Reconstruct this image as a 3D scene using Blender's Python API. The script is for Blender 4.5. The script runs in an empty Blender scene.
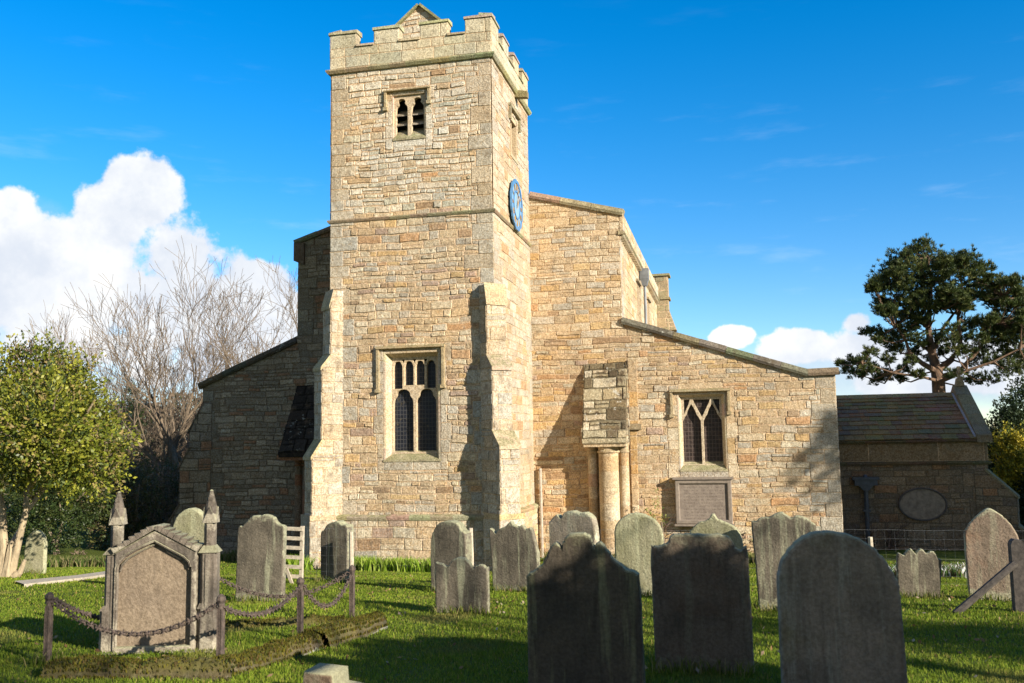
import bpy, math, random
import numpy as np
from mathutils import Vector, Matrix

S = bpy.context.scene
COL = S.collection
RAD = math.radians

# ------------------------------------------------------------------ camera
F = 938.6; YAW, PITCH, ROLL = .2265, .1097, -.0165
CAM = np.array([5.986, -24., 3.481])
def _axes():
    fw = np.array([-math.sin(YAW)*math.cos(PITCH), math.cos(YAW)*math.cos(PITCH), math.sin(PITCH)])
    r = np.array([math.cos(YAW), math.sin(YAW), 0.]); u = np.cross(r, fw)
    c, s = math.cos(ROLL), math.sin(ROLL)
    return c*r+s*u, c*u-s*r, fw
RX, UP, FW = _axes()
cam = bpy.data.cameras.new('camera'); cam.lens = F*36/1024; cam.sensor_width = 36
cam.clip_start = .1; cam.clip_end = 3000
cam.dof.use_dof = True; cam.dof.focus_distance = 23; cam.dof.aperture_fstop = 3.2
camo = bpy.data.objects.new('camera', cam); COL.objects.link(camo)
camo.matrix_world = Matrix(((RX[0], UP[0], -FW[0], CAM[0]), (RX[1], UP[1], -FW[1], CAM[1]), (RX[2], UP[2], -FW[2], CAM[2]), (0, 0, 0, 1)))
S.camera = camo

def ray(px, py): return FW + RX*(px-512)/F - UP*(py-341.5)/F
def onY(px, py, Y):
    r = ray(px, py); return CAM + r*(Y-CAM[1])/r[1]
def onX(px, py, X):
    r = ray(px, py); return CAM + r*(X-CAM[0])/r[0]
def zat(X, Y, py):
    "height of the point above (X, Y) that is seen at picture row py"
    lo, hi = -5., 60.
    for _ in range(50):
        m = (lo+hi)/2; v = np.array([X, Y, m])-CAM
        if 341.5-F*(v@UP)/(v@FW) > py: lo = m
        else: hi = m
    return lo

# ------------------------------------------------------------------ sky, sun, exposure
SUN_AZ, SUN_EL = RAD(62), RAD(21)         # measured from the west (-Y) towards the south (+X)
SD = Vector((math.sin(SUN_AZ)*math.cos(SUN_EL), -math.cos(SUN_AZ)*math.cos(SUN_EL), math.sin(SUN_EL)))
sl = bpy.data.lights.new('sun', 'SUN'); sl.energy = 5.0; sl.angle = RAD(.55); sl.color = (1, .91, .77)
so = bpy.data.objects.new('sun', sl); COL.objects.link(so)
so.rotation_euler = SD.to_track_quat('Z', 'Y').to_euler(); so.location = (40, -40, 40)
S.view_settings.view_transform = 'Standard'; S.view_settings.look = 'None'
S.view_settings.gamma = 1; S.view_settings.use_curve_mapping = False
S.view_settings.exposure = 1.0
S.cycles.max_bounces = 6; S.cycles.diffuse_bounces = 3; S.cycles.transparent_max_bounces = 6

class NT:
    "small node-tree helper"
    def __init__(s, tree): s.t = tree; s.n = tree.nodes; s.l = tree.links
    def new(s, typ, **kw):
        n = s.n.new(typ)
        for k, v in kw.items(): setattr(n, k, v)
        return n
    def put(s, sock, v):
        if hasattr(v, 'is_linked') or hasattr(v, 'links'): s.l.new(v, sock)
        else: sock.default_value = v
    def math(s, op, a, b=0., c=None, clamp=False):
        n = s.new('ShaderNodeMath', operation=op); n.use_clamp = clamp
        s.put(n.inputs[0], a); s.put(n.inputs[1], b)
        if c is not None: s.put(n.inputs[2], c)
        return n.outputs[0]
    def noise(s, vec, scale, detail=4., rough=.55, dist=0.):
        n = s.new('ShaderNodeTexNoise'); s.put(n.inputs['Vector'], vec)
        n.inputs['Scale'].default_value = scale; n.inputs['Detail'].default_value = detail
        n.inputs['Roughness'].default_value = rough; n.inputs['Distortion'].default_value = dist
        return n.outputs[0]
    def ramp(s, v, lo, hi, a=0., b=1.):
        n = s.new('ShaderNodeMapRange'); n.interpolation_type = 'SMOOTHSTEP'
        s.put(n.inputs[0], v); n.inputs[1].default_value = lo; n.inputs[2].default_value = hi
        n.inputs[3].default_value = a; n.inputs[4].default_value = b
        return n.outputs[0]
    def mix(s, f, a, b, blend='MIX'):
        n = s.new('ShaderNodeMix', data_type='RGBA', blend_type=blend)
        s.put(n.inputs[0], f)
        s.put(n.inputs[6], a if not isinstance(a, tuple) else (*a, 1)); s.put(n.inputs[7], b if not isinstance(b, tuple) else (*b, 1))
        return n.outputs[2]
    def scale(s, vec, v3):
        n = s.new('ShaderNodeMapping'); s.put(n.inputs[0], vec); n.inputs[3].default_value = v3; return n.outputs[0]
    def bump(s, h, strength, dist, normal=None):
        n = s.new('ShaderNodeBump'); n.inputs['Strength'].default_value = strength; n.inputs['Distance'].default_value = dist
        s.put(n.inputs['Height'], h)
        if normal is not None: s.put(n.inputs['Normal'], normal)
        return n.outputs[0]

W = bpy.data.worlds.new('World'); S.world = W; W.use_nodes = True
def build_world():
    t = NT(W.node_tree); t.n.clear()
    out = t.new('ShaderNodeOutputWorld'); bg = t.new('ShaderNodeBackground'); t.l.new(bg.outputs[0], out.inputs[0])
    sky = t.new('ShaderNodeTexSky', sky_type='NISHITA'); sky.sun_disc = False
    sky.sun_elevation = SUN_EL; sky.sun_rotation = math.atan2(SD.x, SD.y)
    sky.air_density = 1.0; sky.dust_density = .05; sky.ozone_density = 3.5; sky.altitude = 600
    hs = t.new('ShaderNodeHueSaturation'); hs.inputs['Hue'].default_value = .503; hs.inputs['Saturation'].default_value = 1.28; hs.inputs['Value'].default_value = 1.5
    t.l.new(sky.outputs[0], hs.inputs['Color'])
    tc = t.new('ShaderNodeTexCoord'); g = tc.outputs['Generated']
    sep = t.new('ShaderNodeSeparateXYZ'); t.l.new(g, sep.inputs[0])
    az = t.math('ARCTAN2', sep.outputs[0], sep.outputs[1]); el = t.math('ARCSINE', sep.outputs[2])
    # domain warp for billowing edges
    n1 = t.noise(g, 7., 7., .56); n2 = t.noise(g, 22., 6., .6)
    vo = t.new('ShaderNodeTexVoronoi', feature='SMOOTH_F1'); t.put(vo.inputs['Vector'], g); vo.inputs['Scale'].default_value = 26; vo.inputs['Smoothness'].default_value = .6
    bil = t.math('SUBTRACT', .5, vo.outputs['Distance'])
    def blobs(lst):
        f = None
        for px, py, rx, ry in lst:
            r = ray(px, py); r = r/np.linalg.norm(r)
            a0 = math.atan2(r[0], r[1]); b0 = math.asin(r[2]); c = 1/F*.97
            da = t.math('MULTIPLY', t.math('SUBTRACT', az, a0), 1/(rx*c)); db = t.math('MULTIPLY', t.math('SUBTRACT', el, b0), 1/(ry*c))
            q = t.math('SUBTRACT', 1., t.math('ADD', t.math('MULTIPLY', da, da), t.math('MULTIPLY', db, db)))
            f = q if f is None else t.math('SMOOTH_MAX', f, q, .25)
        return f
    hard = blobs([(143, 200, 46, 50), (120, 260, 90, 60), (20, 250, 60, 50), (112, 225, 58, 46), (60, 235, 52, 34), (172, 255, 50, 52), (105, 300, 130, 66), (215, 285, 46, 42), (262, 300, 44, 42), (290, 330, 50, 50),
                  (200, 345, 130, 50), (10, 210, 34, 22), (732, 338, 26, 14), (795, 348, 46, 22), (858, 324, 20, 17), (862, 345, 40, 25), (960, 372, 120, 32), (480, 420, 120, 18)])
    edge = t.math('ADD', t.math('ADD', hard, t.math('MULTIPLY', t.math('SUBTRACT', n1, .5), 2.1)), t.math('ADD', t.math('MULTIPLY', t.math('SUBTRACT', n2, .5), 1.9), t.math('MULTIPLY', bil, .8)))
    d_hard = t.ramp(edge, .18, .52)
    soft = blobs([(10, 300, 110, 90), (40, 370, 160, 60), (180, 380, 170, 40), (820, 372, 150, 34), (1000, 380, 150, 30), (1500, 330, 300, 60), (-500, 330, 300, 70), (-1400, 250, 400, 90), (2400, 280, 400, 90)])
    d_soft = t.math('MULTIPLY', t.ramp(t.math('ADD', soft, t.math('MULTIPLY', t.math('SUBTRACT', n1, .5), 3.)), -.1, 1.1), .72)
    wv = t.noise(t.scale(g, (3., 3., 16.)), 2.4, 5., .6)
    wisp = t.math('MULTIPLY', t.ramp(wv, .55, .8), .16)
    deep = t.ramp(el, .10, .47)
    skyc = t.mix(deep, hs.outputs[0], t.mix(1., hs.outputs[0], (.0, 1.03, 1.12), 'MULTIPLY'))
    wisp = t.math('MULTIPLY', wisp, t.ramp(el, .5, .1))
    shade = t.math('ADD', t.math('MULTIPLY', t.ramp(t.noise(g, 6.5, 6., .6), .38, .62), .75), t.math('MULTIPLY', t.ramp(n2, .4, .6), .25))
    ccol = t.mix(shade, (5.7, 6.15, 6.9), (8.3, 8.3, 8.2))
    scol = t.mix(shade, (4.3, 5.1, 6.3), (6.6, 6.9, 7.4))
    c = t.mix(d_soft, skyc, scol)
    c = t.mix(wisp, c, (7.5, 8.4, 9.4))
    c = t.mix(d_hard, c, ccol)
    # unseen warm-grey cloud added behind the camera to neutralise the fill light
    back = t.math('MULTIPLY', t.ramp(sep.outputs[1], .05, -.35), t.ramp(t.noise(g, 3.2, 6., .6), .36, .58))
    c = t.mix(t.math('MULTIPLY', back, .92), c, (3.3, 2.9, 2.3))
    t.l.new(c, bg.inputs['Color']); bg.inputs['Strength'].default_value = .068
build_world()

# ------------------------------------------------------------------ mesh helpers
def tag(o, label=None, cat=None, group=None, kind=None):
    if label: o['label'] = label
    if cat: o['category'] = cat
    if group: o['group'] = group
    if kind: o['kind'] = kind
    return o
ORG = {}
def thing(name, loc, label, cat, group=None):
    o = bpy.data.objects.new(name, None); COL.objects.link(o); o.location = loc; o.empty_display_size = .2
    ORG[o.name] = Vector(loc); return tag(o, label, cat, group)
def link(name, me, mat, parent=None, origin=None):
    o = bpy.data.objects.new(name, me); COL.objects.link(o)
    if mat: me.materials.append(mat)
    if parent:
        o.parent = parent; org = ORG.get(parent.name, Vector((0, 0, 0)))
        me.transform(Matrix.Translation(-org)); ORG[o.name] = org
    elif origin is not None:
        me.transform(Matrix.Translation(-Vector(origin))); o.location = origin; ORG[o.name] = Vector(origin)
    return o
def set_cols(me, cols):
    "cols: one rgb per face -> corner attribute"
    a = me.color_attributes.new('Col', 'FLOAT_COLOR', 'CORNER')
    tot = np.empty(len(me.polygons), dtype=np.int32); me.polygons.foreach_get('loop_total', tot)
    c = np.repeat(np.c_[np.asarray(cols, float), np.ones(len(cols))], tot, axis=0)
    a.data.foreach_set('color', c.astype(np.float32).ravel())
class MB:
    def __init__(s): s.v = []; s.f = []; s.c = []
    def face(s, pts, col=(.4, .3, .2)):
        n = len(s.v); s.v += [tuple(p) for p in pts]; s.f.append(tuple(range(n, n+len(pts)))); s.c.append(col)
    def hexa(s, p, col=(.4, .3, .2)):
        "8 corners: bottom ring 0-3, top ring 4-7"
        n = len(s.v); s.v += [tuple(q) for q in p]
        for f in ((3, 2, 1, 0), (4, 5, 6, 7), (0, 1, 5, 4), (1, 2, 6, 5), (2, 3, 7, 6), (3, 0, 4, 7)):
            s.f.append(tuple(n+i for i in f)); s.c.append(col)
    def box(s, x0, x1, y0, y1, z0, z1, col=(.4, .3, .2), j=0.):
        r = lambda: random.uniform(-j, j) if j else 0
        s.hexa([(x+r(), y+r(), z+r()) for z in (z0, z1) for x, y in ((x0, y0), (x1, y0), (x1, y1), (x0, y1))], col)
    def prism(s, poly, axis, a, b, col=(.4, .3, .2)):
        "extrude a 2d polygon along axis ('x','y','z') from a to b"
        def P(u, v, w): return {'x': (w, u, v), 'y': (u, w, v), 'z': (u, v, w)}[axis]
        n = len(s.v); k = len(poly)
        s.v += [P(u, v, a) for u, v in poly]+[P(u, v, b) for u, v in poly]
        s.f.append(tuple(range(n, n+k))); s.f.append(tuple(range(n+2*k-1, n+k-1, -1))); s.c += [col, col]
        for i in range(k):
            j = (i+1) % k; s.f.append((n+j, n+i, n+k+i, n+k+j)); s.c.append(col)
    def tube(s, pts, rad, sides=6, col=(.4, .3, .2), cap=True):
        pts = [Vector(p) for p in pts]; n0 = len(s.v); up = Vector((.3, .1, 1)).normalized()
        for i, p in enumerate(pts):
            d = (pts[min(i+1, len(pts)-1)]-pts[max(i-1, 0)]).normalized()
            a = d.cross(up)
            if a.length < 1e-3: a = d.cross(Vector((1, 0, 0)))
            a.normalize(); b = d.cross(a)
            r = rad[i] if hasattr(rad, '__len__') else rad
            for k in range(sides):
                t = 2*math.pi*k/sides; s.v.append(tuple(p+a*(r*math.cos(t))+b*(r*math.sin(t))))
        for i in range(len(pts)-1):
            for k in range(sides):
                k2 = (k+1) % sides; q = n0+i*sides
                s.f.append((q+k, q+k2, q+sides+k2, q+sides+k)); s.c.append(col)
        if cap:
            s.f.append(tuple(n0+k for k in range(sides))[::-1]); s.c.append(col)
            q = n0+(len(pts)-1)*sides; s.f.append(tuple(q+k for k in range(sides))); s.c.append(col)
    def build(s, name, mat, parent=None, origin=None, smooth=False):
        me = bpy.data.meshes.new(name); me.from_pydata(s.v, [], s.f); me.update()
        set_cols(me, s.c)
        if smooth: me.polygons.foreach_set('use_smooth', [True]*len(me.polygons))
        return link(name, me, mat, parent, origin)
def mesh_np(name, V, Fc, cols, mat, parent=None, origin=None, smooth=False):
    me = bpy.data.meshes.new(name); k = Fc.shape[1]
    me.vertices.add(len(V)); me.vertices.foreach_set('co', V.astype(np.float32).ravel())
    me.loops.add(Fc.size); me.loops.foreach_set('vertex_index', Fc.astype(np.int32).ravel())
    me.polygons.add(len(Fc)); me.polygons.foreach_set('loop_start', (np.arange(len(Fc))*k).astype(np.int32))
    me.polygons.foreach_set('loop_total', np.full(len(Fc), k, np.int32)); me.update(calc_edges=True)
    set_cols(me, cols)
    if smooth: me.polygons.foreach_set('use_smooth', [True]*len(Fc))
    return link(name, me, mat, parent, origin)
def slab2d(outer, holes, depth, bevel=.01, res=2):
    "mesh of a 2-D outline with holes, thickness depth, in the XZ plane facing -Y, front at y=0"
    cu = bpy.data.curves.new('outline', 'CURVE'); cu.dimensions = '2D'; cu.fill_mode = 'BOTH'
    cu.extrude = max(depth/2-bevel, .001); cu.bevel_depth = bevel; cu.bevel_resolution = res; cu.offset = -bevel
    for pts in [outer]+list(holes):
        sp = cu.splines.new('POLY'); sp.points.add(len(pts)-1); sp.use_cyclic_u = True
        for q, (x, y) in zip(sp.points, pts): q.co = (x, y, 0, 1)
    ob = bpy.data.objects.new('outline', cu); COL.objects.link(ob)
    dg = bpy.context.evaluated_depsgraph_get(); me = bpy.data.meshes.new_from_object(ob.evaluated_get(dg))
    bpy.data.objects.remove(ob); bpy.data.curves.remove(cu)
    me.transform(Matrix(((1, 0, 0, 0), (0, 0, -1, depth/2), (0, 1, 0, 0), (0, 0, 0, 1))))
    me.materials.clear()
    return me

# ------------------------------------------------------------------ masonry: every stone is modelled in its wall's mesh
def clip(poly, a, b, c):
    "keep the part of a convex polygon where a*u+b*v<=c"
    out = []
    for i in range(len(poly)):
        p, q = poly[i], poly[(i+1) % len(poly)]
        dp, dq = a*p[0]+b*p[1]-c, a*q[0]+b*q[1]-c
        if dp <= 0: out.append(p)
        if (dp < 0 < dq) or (dq < 0 < dp):
            t = dp/(dp-dq); out.append((p[0]+(q[0]-p[0])*t, p[1]+(q[1]-p[1])*t))
    return out
def area(p): return .5*sum(p[i][0]*p[(i+1) % len(p)][1]-p[(i+1) % len(p)][0]*p[i][1] for i in range(len(p)))
def clip_convex(poly, conv):
    for i in range(len(conv)):
        if len(poly) < 3: return []
        (x0, y0), (x1, y1) = conv[i], conv[(i+1) % len(conv)]
        a, b = (y1-y0), -(x1-x0); poly = clip(poly, a, b, a*x0+b*y0)
    return poly if len(poly) > 2 else []
def minus_rect(poly, h):
    u0, u1, v0, v1 = h
    if max(p[0] for p in poly) <= u0+1e-6 or min(p[0] for p in poly) >= u1-1e-6 or max(p[1] for p in poly) <= v0+1e-6 or min(p[1] for p in poly) >= v1-1e-6: return [poly]
    out = [clip(poly, 1, 0, u0), clip(poly, -1, 0, -u1)]
    m = clip(clip(poly, -1, 0, -u0), 1, 0, u1)
    if len(m) > 2: out += [clip(m, 0, 1, v0), clip(m, 0, -1, -v1)]
    return [p for p in out if len(p) > 2 and abs(area(p)) > 1e-5]
BUFF, PALE, OCHRE, ORANGE = (.51, .40, .265), (.56, .485, .36), (.52, .375, .20), (.49, .315, .18)
GREY, BROWN, PURPLE, DARK = (.46, .415, .34), (.37, .265, .17), (.40, .30, .235), (.14, .10, .07)
PAL_TOWER = [(BUFF, 6), (PALE, 5), (OCHRE, 1.2), (GREY, 3), (PURPLE, .9), (BROWN, .6), (ORANGE, .25)]
PAL_TOP = [((.61, .565, .475), 6), ((.55, .515, .435), 6), (BUFF, 1.4), (BROWN, .4), ((.48, .46, .37), 4)]
PAL_WEST = [(BUFF, 7), (OCHRE, 3.2), (PALE, 3), (GREY, 2), (ORANGE, .8), (BROWN, 1.), (PURPLE, .6)]
PAL_NAVE = [(BUFF, 6), (GREY, 2.5), (PALE, 3), (OCHRE, 1.2)]
PAL_ASHLAR = [((.465, .42, .34), 6), ((.44, .375, .28), 3), ((.41, .38, .32), 3)]
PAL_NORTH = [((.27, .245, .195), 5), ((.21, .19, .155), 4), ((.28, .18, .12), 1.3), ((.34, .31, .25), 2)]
PAL_LICHEN = [((.44, .41, .31), 5), ((.22, .19, .13), 2.5), ((.56, .53, .44), 3), ((.12, .10, .07), 1.2)]
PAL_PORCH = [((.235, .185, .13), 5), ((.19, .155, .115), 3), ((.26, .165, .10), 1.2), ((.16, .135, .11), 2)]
def pick(pal, rnd, var=.13):
    t = rnd.random()*sum(w for _, w in pal)
    for c, w in pal:
        t -= w
        if t <= 0: break
    k = 1+rnd.uniform(-var, var); w = rnd.uniform(-.04, .04)
    return (c[0]*k*(1+w), c[1]*k, c[2]*k*(1-w))
def stone(mb, O, U, V, N, poly, rnd, col, relief, joint, rough):
    if len(poly) < 3: return
    us = [p[0] for p in poly]; vs = [p[1] for p in poly]; w, h = max(us)-min(us), max(vs)-min(vs)
    if w < joint*1.6 or h < joint*1.6: return
    cu, cv = (max(us)+min(us))/2, (max(vs)+min(vs))/2; wk = min(1., rough)*.95
    if rough >= .95 and rnd.random() < .5: joint = joint*rnd.uniform(.7, 2.6); relief *= rnd.uniform(.4, 1.5)
    if rough and len(poly) == 4 and w > .09 and h > .07:
        q = []
        for i in range(4):
            p, a, b = poly[i], poly[i-1], poly[(i+1) % 4]
            for o in (a, b):
                L = math.hypot(o[0]-p[0], o[1]-p[1]); k = rnd.uniform(.008, .032)*rough/max(L, .05); k = min(k, .35)
                q.append((p[0]+(o[0]-p[0])*k, p[1]+(o[1]-p[1])*k))
        poly = q
        if rough > .5:
            q = []
            for i in range(len(poly)):
                p, b = poly[i], poly[(i+1) % len(poly)]; L = math.hypot(b[0]-p[0], b[1]-p[1]); q.append(p)
                if L > .12:
                    m = 2 if L > .34 else 1
                    for j in range(1, m+1):
                        t = (j+rnd.uniform(-.25, .25))/(m+1); k = rnd.uniform(0, .014)*rough; nx_, ny_ = -(b[1]-p[1])/L, (b[0]-p[0])/L
                        q.append((p[0]+(b[0]-p[0])*t+nx_*k, p[1]+(b[1]-p[1])*t+ny_*k))
            poly = q
    def ring(ins, d, jit):
        su, sv = max(0.05, 1-2*ins/w), max(.05, 1-2*ins/h); r = []
        for (u, v) in poly:
            u, v = u+wk*(.012*math.sin(5.1*u+3.3*v+1)+.007*math.sin(13*u-7*v)), v+wk*(.020*math.sin(2.3*u+1.1*v+.7)+.011*math.sin(7.9*u+2.9*v)+.005*math.sin(19*u+5*v))
            uu = cu+(u-cu)*su+rnd.uniform(-jit, jit); vv = cv+(v-cv)*sv+rnd.uniform(-jit, jit); dd = d+rnd.uniform(-jit, jit)*.5
            r.append((O[0]+U[0]*uu+V[0]*vv+N[0]*dd, O[1]+U[1]*uu+V[1]*vv+N[1]*dd, O[2]+U[2]*uu+V[2]*vv+N[2]*dd))
        return r
    d = relief*rnd.uniform(.25, 1.)
    A = ring(joint*.5, -.004, 0); B = ring(joint*.5+min(.012, h*.12), d, .0035*rough)
    n = len(mb.v); k = len(A); mb.v += A+B
    for i in range(k):
        j = (i+1) % k; mb.f.append((n+i, n+j, n+k+j, n+k+i)); mb.c.append(col)
    mb.f.append(tuple(range(n+k, n+2*k))); mb.c.append(col)
def masonry(mb, O, U, N, pieces, pal, seed, course=(.12, .24), width=(.22, .55), relief=.02, joint=.013, rough=1., holes=(), extra=(),
            quoin=(None, None), breaks=(), V=(0, 0, 1), qpal=None, mortar=(.54, .41, .285), palfn=None, wave=True, big=.06, shell=True):
    """pieces: convex polygons (u,v). holes: rects left open. extra: (u0,u1,v0,v1,palette) dressed stones given exactly.
    quoin: (u of left corner, u of right corner)."""
    rnd = random.Random(seed)
    pieces = [p if area(p) > 0 else p[::-1] for p in pieces]
    us = [q[0] for p in pieces for q in p]; vs = [q[1] for p in pieces for q in p]
    u0, u1, v0, v1 = min(us), max(us), min(vs), max(vs)
    if shell:
        for p in pieces:
            L = [p]
            for h in holes: L = [r for q in L for r in minus_rect(q, h)]
            for q in L: mb.face([tuple(O[i]+U[i]*a+V[i]*b for i in range(3)) for a, b in q], mortar)
    fixed = [(a, b, c, d, pl) for a, b, c, d, pl in extra]
    for side, uq in enumerate(quoin):
        if uq is None: continue
        v = v0; k = rnd.randint(0, 1)
        while v < v1:
            h = rnd.uniform(.30, .48); L = rnd.uniform(.55, .85) if k else rnd.uniform(.34, .48); k ^= 1
            r = (uq, uq+L, v, v+h) if side == 0 else (uq-L, uq, v, v+h)
            if not any(a < r[1] and b > r[0] and c < r[3] and d > r[2] for a, b, c, d, _ in fixed): fixed.append((*r, qpal or PAL_ASHLAR))
            v += h
    rects = []
    v = v0; bks = sorted(b for b in breaks if v0 < b < v1)+[v1]
    while v < v1-1e-4:
        h = rnd.uniform(*course); nb = next(b for b in bks if b > v+1e-4)
        if nb-v < h*1.45: h = nb-v
        lo = u0-rnd.uniform(0, .3); sc = min(1.5, max(.6, .75+.5*(h-course[0])/(course[1]-course[0]+1e-6)))
        while lo < u1:
            w = rnd.uniform(*width)*sc
            if rnd.random() < big: w *= 1.7
            if rough > .6 and h > .17 and rnd.random() < .16:
                m = rnd.uniform(.4, .6); rects += [(lo, lo+w, v, v+h*m), (lo, lo+w, v+h*m, v+h)]
            else: rects.append((lo, lo+w, v, v+h))
            lo += w
        v += h
    for r in rects:
        L = [[(r[0], r[2]), (r[1], r[2]), (r[1], r[3]), (r[0], r[3])]]
        for h in list(holes)+[f[:4] for f in fixed]:
            if h[0] < r[1] and h[1] > r[0] and h[2] < r[3] and h[3] > r[2]: L = [q for p in L for q in minus_rect(p, h)]
        cu, cv = (r[0]+r[1])/2, (r[2]+r[3])/2
        col = pick(palfn(cu, cv, rnd) if palfn else pal, rnd)
        for p in L:
            for pc in pieces: stone(mb, O, U, V, N, clip_convex(p, pc), rnd, col, relief, joint, rough)
    for a, b, c, d, pl in fixed:
        L = [[(a, c), (b, c), (b, d), (a, d)]]
        for h in holes: L = [q for p in L for q in minus_rect(p, h)]
        for p in L:
            for pc in pieces: stone(mb, O, U, V, N, clip_convex(p, pc), rnd, pick(pl or pal, rnd, .08), relief*.8, joint*.7, .35)

# ------------------------------------------------------------------ materials
def new_mat(name):
    m = bpy.data.materials.new(name); m.use_nodes = True; t = NT(m.node_tree); b = m.node_tree.nodes['Principled BSDF']
    return m, t, b
def masonry_mat(name, lichen=.25, moss=.6, dirt=.35, bump=.5, gloss=.9, lcol=(.50, .49, .40), sat=1., fine=1., mott=.6):
    m, t, b = new_mat(name)
    at = t.new('ShaderNodeAttribute', attribute_name='Col'); ge = t.new('ShaderNodeNewGeometry'); P = ge.outputs['Position']
    c = at.outputs['Color']
    n1 = t.noise(P, 3.2*fine, 8., .62); n2 = t.noise(P, 26.*fine, 6., .7); n3 = t.noise(P, .55, 5., .6)
    n5 = t.noise(P, 9.*fine, 6., .7); n6 = t.noise(P, 15.*fine, 5., .7)
    c = t.mix(t.math('MULTIPLY', t.ramp(n5, .46, .68), mott), c, t.mix(1., c, (1.25, 1.3, 1.38), 'MULTIPLY'))
    c = t.mix(t.math('MULTIPLY', t.ramp(n6, .50, .68), mott), c, t.mix(1., c, (.80, .64, .46), 'MULTIPLY'))
    c = t.mix(t.ramp(n2, .34, .62), t.mix(1., c, (.60, .56, .52), 'MULTIPLY'), t.mix(1., c, (1.2, 1.18, 1.14), 'MULTIPLY'))
    c = t.mix(t.math('MULTIPLY', t.ramp(t.noise(P, 17.*fine, 4., .6), .635, .70), min(1., .25+dirt)), c, t.mix(1., c, (.45, .39, .34), 'MULTIPLY'))
    c = t.mix(t.math('MULTIPLY', t.ramp(n1, .5, .72), dirt), c, (.13, .10, .07))
    c = t.mix(t.math('MULTIPLY', t.ramp(n3, .42, .68), dirt*.55), c, t.mix(1., c, (.66, .60, .52), 'MULTIPLY'))
    big = t.math('MULTIPLY', t.ramp(t.noise(P, .33, 4., .55), .44, .60), .75); c = t.mix(big, c, t.mix(1., c, (1.06, .985, .87), 'MULTIPLY'))
    big2 = t.math('MULTIPLY', t.ramp(t.noise(t.scale(P, (1., 1., .45)), .9, 5., .6), .53, .66), dirt); c = t.mix(big2, c, t.mix(1., c, (.70, .70, .69), 'MULTIPLY'))
    l1 = t.noise(P, 7.5, 7., .68); l2 = t.noise(P, 1.1, 3., .5)
    lm = t.math('MULTIPLY', t.ramp(t.math('ADD', l1, t.math('MULTIPLY', t.math('SUBTRACT', l2, .5), .5)), .60, .70), lichen)
    c = t.mix(lm, c, lcol)
    sp = t.new('ShaderNodeSeparateXYZ'); t.l.new(ge.outputs['Normal'], sp.inputs[0])
    mm = t.math('MULTIPLY', t.ramp(sp.outputs[2], .12, .55), t.ramp(t.noise(P, 5., 6., .65), .36, .56))
    c = t.mix(t.math('MULTIPLY', mm, moss), c, t.mix(t.ramp(n2, .4, .6), (.10, .115, .035), (.25, .24, .12)))
    if sat != 1.:
        h = t.new('ShaderNodeHueSaturation'); h.inputs['Saturation'].default_value = sat; t.l.new(c, h.inputs['Color']); c = h.outputs[0]
    t.l.new(c, b.inputs['Base Color']); b.inputs['Roughness'].default_value = gloss; b.inputs['Specular IOR Level'].default_value = .2
    bh = t.math('ADD', t.math('MULTIPLY', n5, 1.), t.math('MULTIPLY', t.noise(P, 40., 4., .7), .5))
    t.l.new(t.bump(bh, bump, .07), b.inputs['Normal'])
    return m
M_WALL = masonry_mat('sandstone_masonry', mott=.8, bump=.6, dirt=.5)
M_TOP = masonry_mat('lichened_parapet_stone', mott=.35, lichen=.5, moss=.6, dirt=.5, lcol=(.44, .44, .31))
M_ASHLAR = masonry_mat('dressed_ashlar', lichen=.25, moss=.5, dirt=.6, bump=.6, mott=.9)
M_DRESS = masonry_mat('window_dressing_stone', lichen=.06, moss=.5, dirt=.22, bump=.18)
M_COPING = masonry_mat('weathered_coping', mott=.25, lichen=.75, moss=.9, dirt=.9, bump=.6, lcol=(.48, .47, .40))
M_CRUST = masonry_mat('lichen_crusted_stone', lichen=.9, moss=.1, dirt=1.2, bump=1., lcol=(.64, .62, .54), fine=.85)
M_NORTH = masonry_mat('mottled_masonry', lichen=.22, moss=.4, dirt=.5, bump=.7, lcol=(.24, .27, .22), mott=1.)  # strong mottling with green-grey lichen, used on north walls and porch
M_BLACK = masonry_mat('black_lichened_stone', lichen=.85, moss=0, dirt=1., bump=1., lcol=(.34, .36, .32))  # heavy dark blotches with pale lichen patches, for the near-black stones
M_SLATE = masonry_mat('stone_roof_slates', lichen=.35, moss=.35, dirt=.7, bump=.8, lcol=(.30, .25, .15))

def flat_mat(name, col, rough=.6, metal=0., bump=0., bscale=30., var=.25):
    m, t, b = new_mat(name); tc = t.new('ShaderNodeTexCoord'); P = tc.outputs['Object']
    n = t.noise(P, bscale*.4, 6., .65)
    t.l.new(t.mix(t.ramp(n, .3, .7), tuple(x*(1-var) for x in col), tuple(min(1, x*(1+var)) for x in col)), b.inputs['Base Color'])
    b.inputs['Roughness'].default_value = rough; b.inputs['Metallic'].default_value = metal
    if bump: t.l.new(t.bump(t.noise(P, bscale, 5., .7), bump, .01), b.inputs['Normal'])
    return m
M_LEAD = flat_mat('grey_lead', (.17, .18, .19), .55, .2, .4, 8)
M_IRON = flat_mat('painted_rainwater_iron', (.045, .055, .075), .45, 0, .3, 20)
M_RUST = flat_mat('rusty_iron', (.085, .062, .048), .85, 0, .8, 60, .5)
M_WOODP = flat_mat('bleached_timber', (.42, .36, .27), .85, 0, .5, 40)
M_WOODD = flat_mat('dark_weathered_timber', (.06, .05, .042), .9, 0, .6, 30, .5)
M_WIRE = flat_mat('galvanised_wire', (.17, .175, .175), .6, .4)
M_DIALB = flat_mat('clock_blue_paint', (.075, .20, .38), .45, 0, 0, 10, .1)
M_DIALP = flat_mat('clock_pale_blue_paint', (.20, .35, .52), .5, 0, 0, 10, .1)
M_GILT = flat_mat('gilt', (.62, .36, .10), .35, .5)
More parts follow.
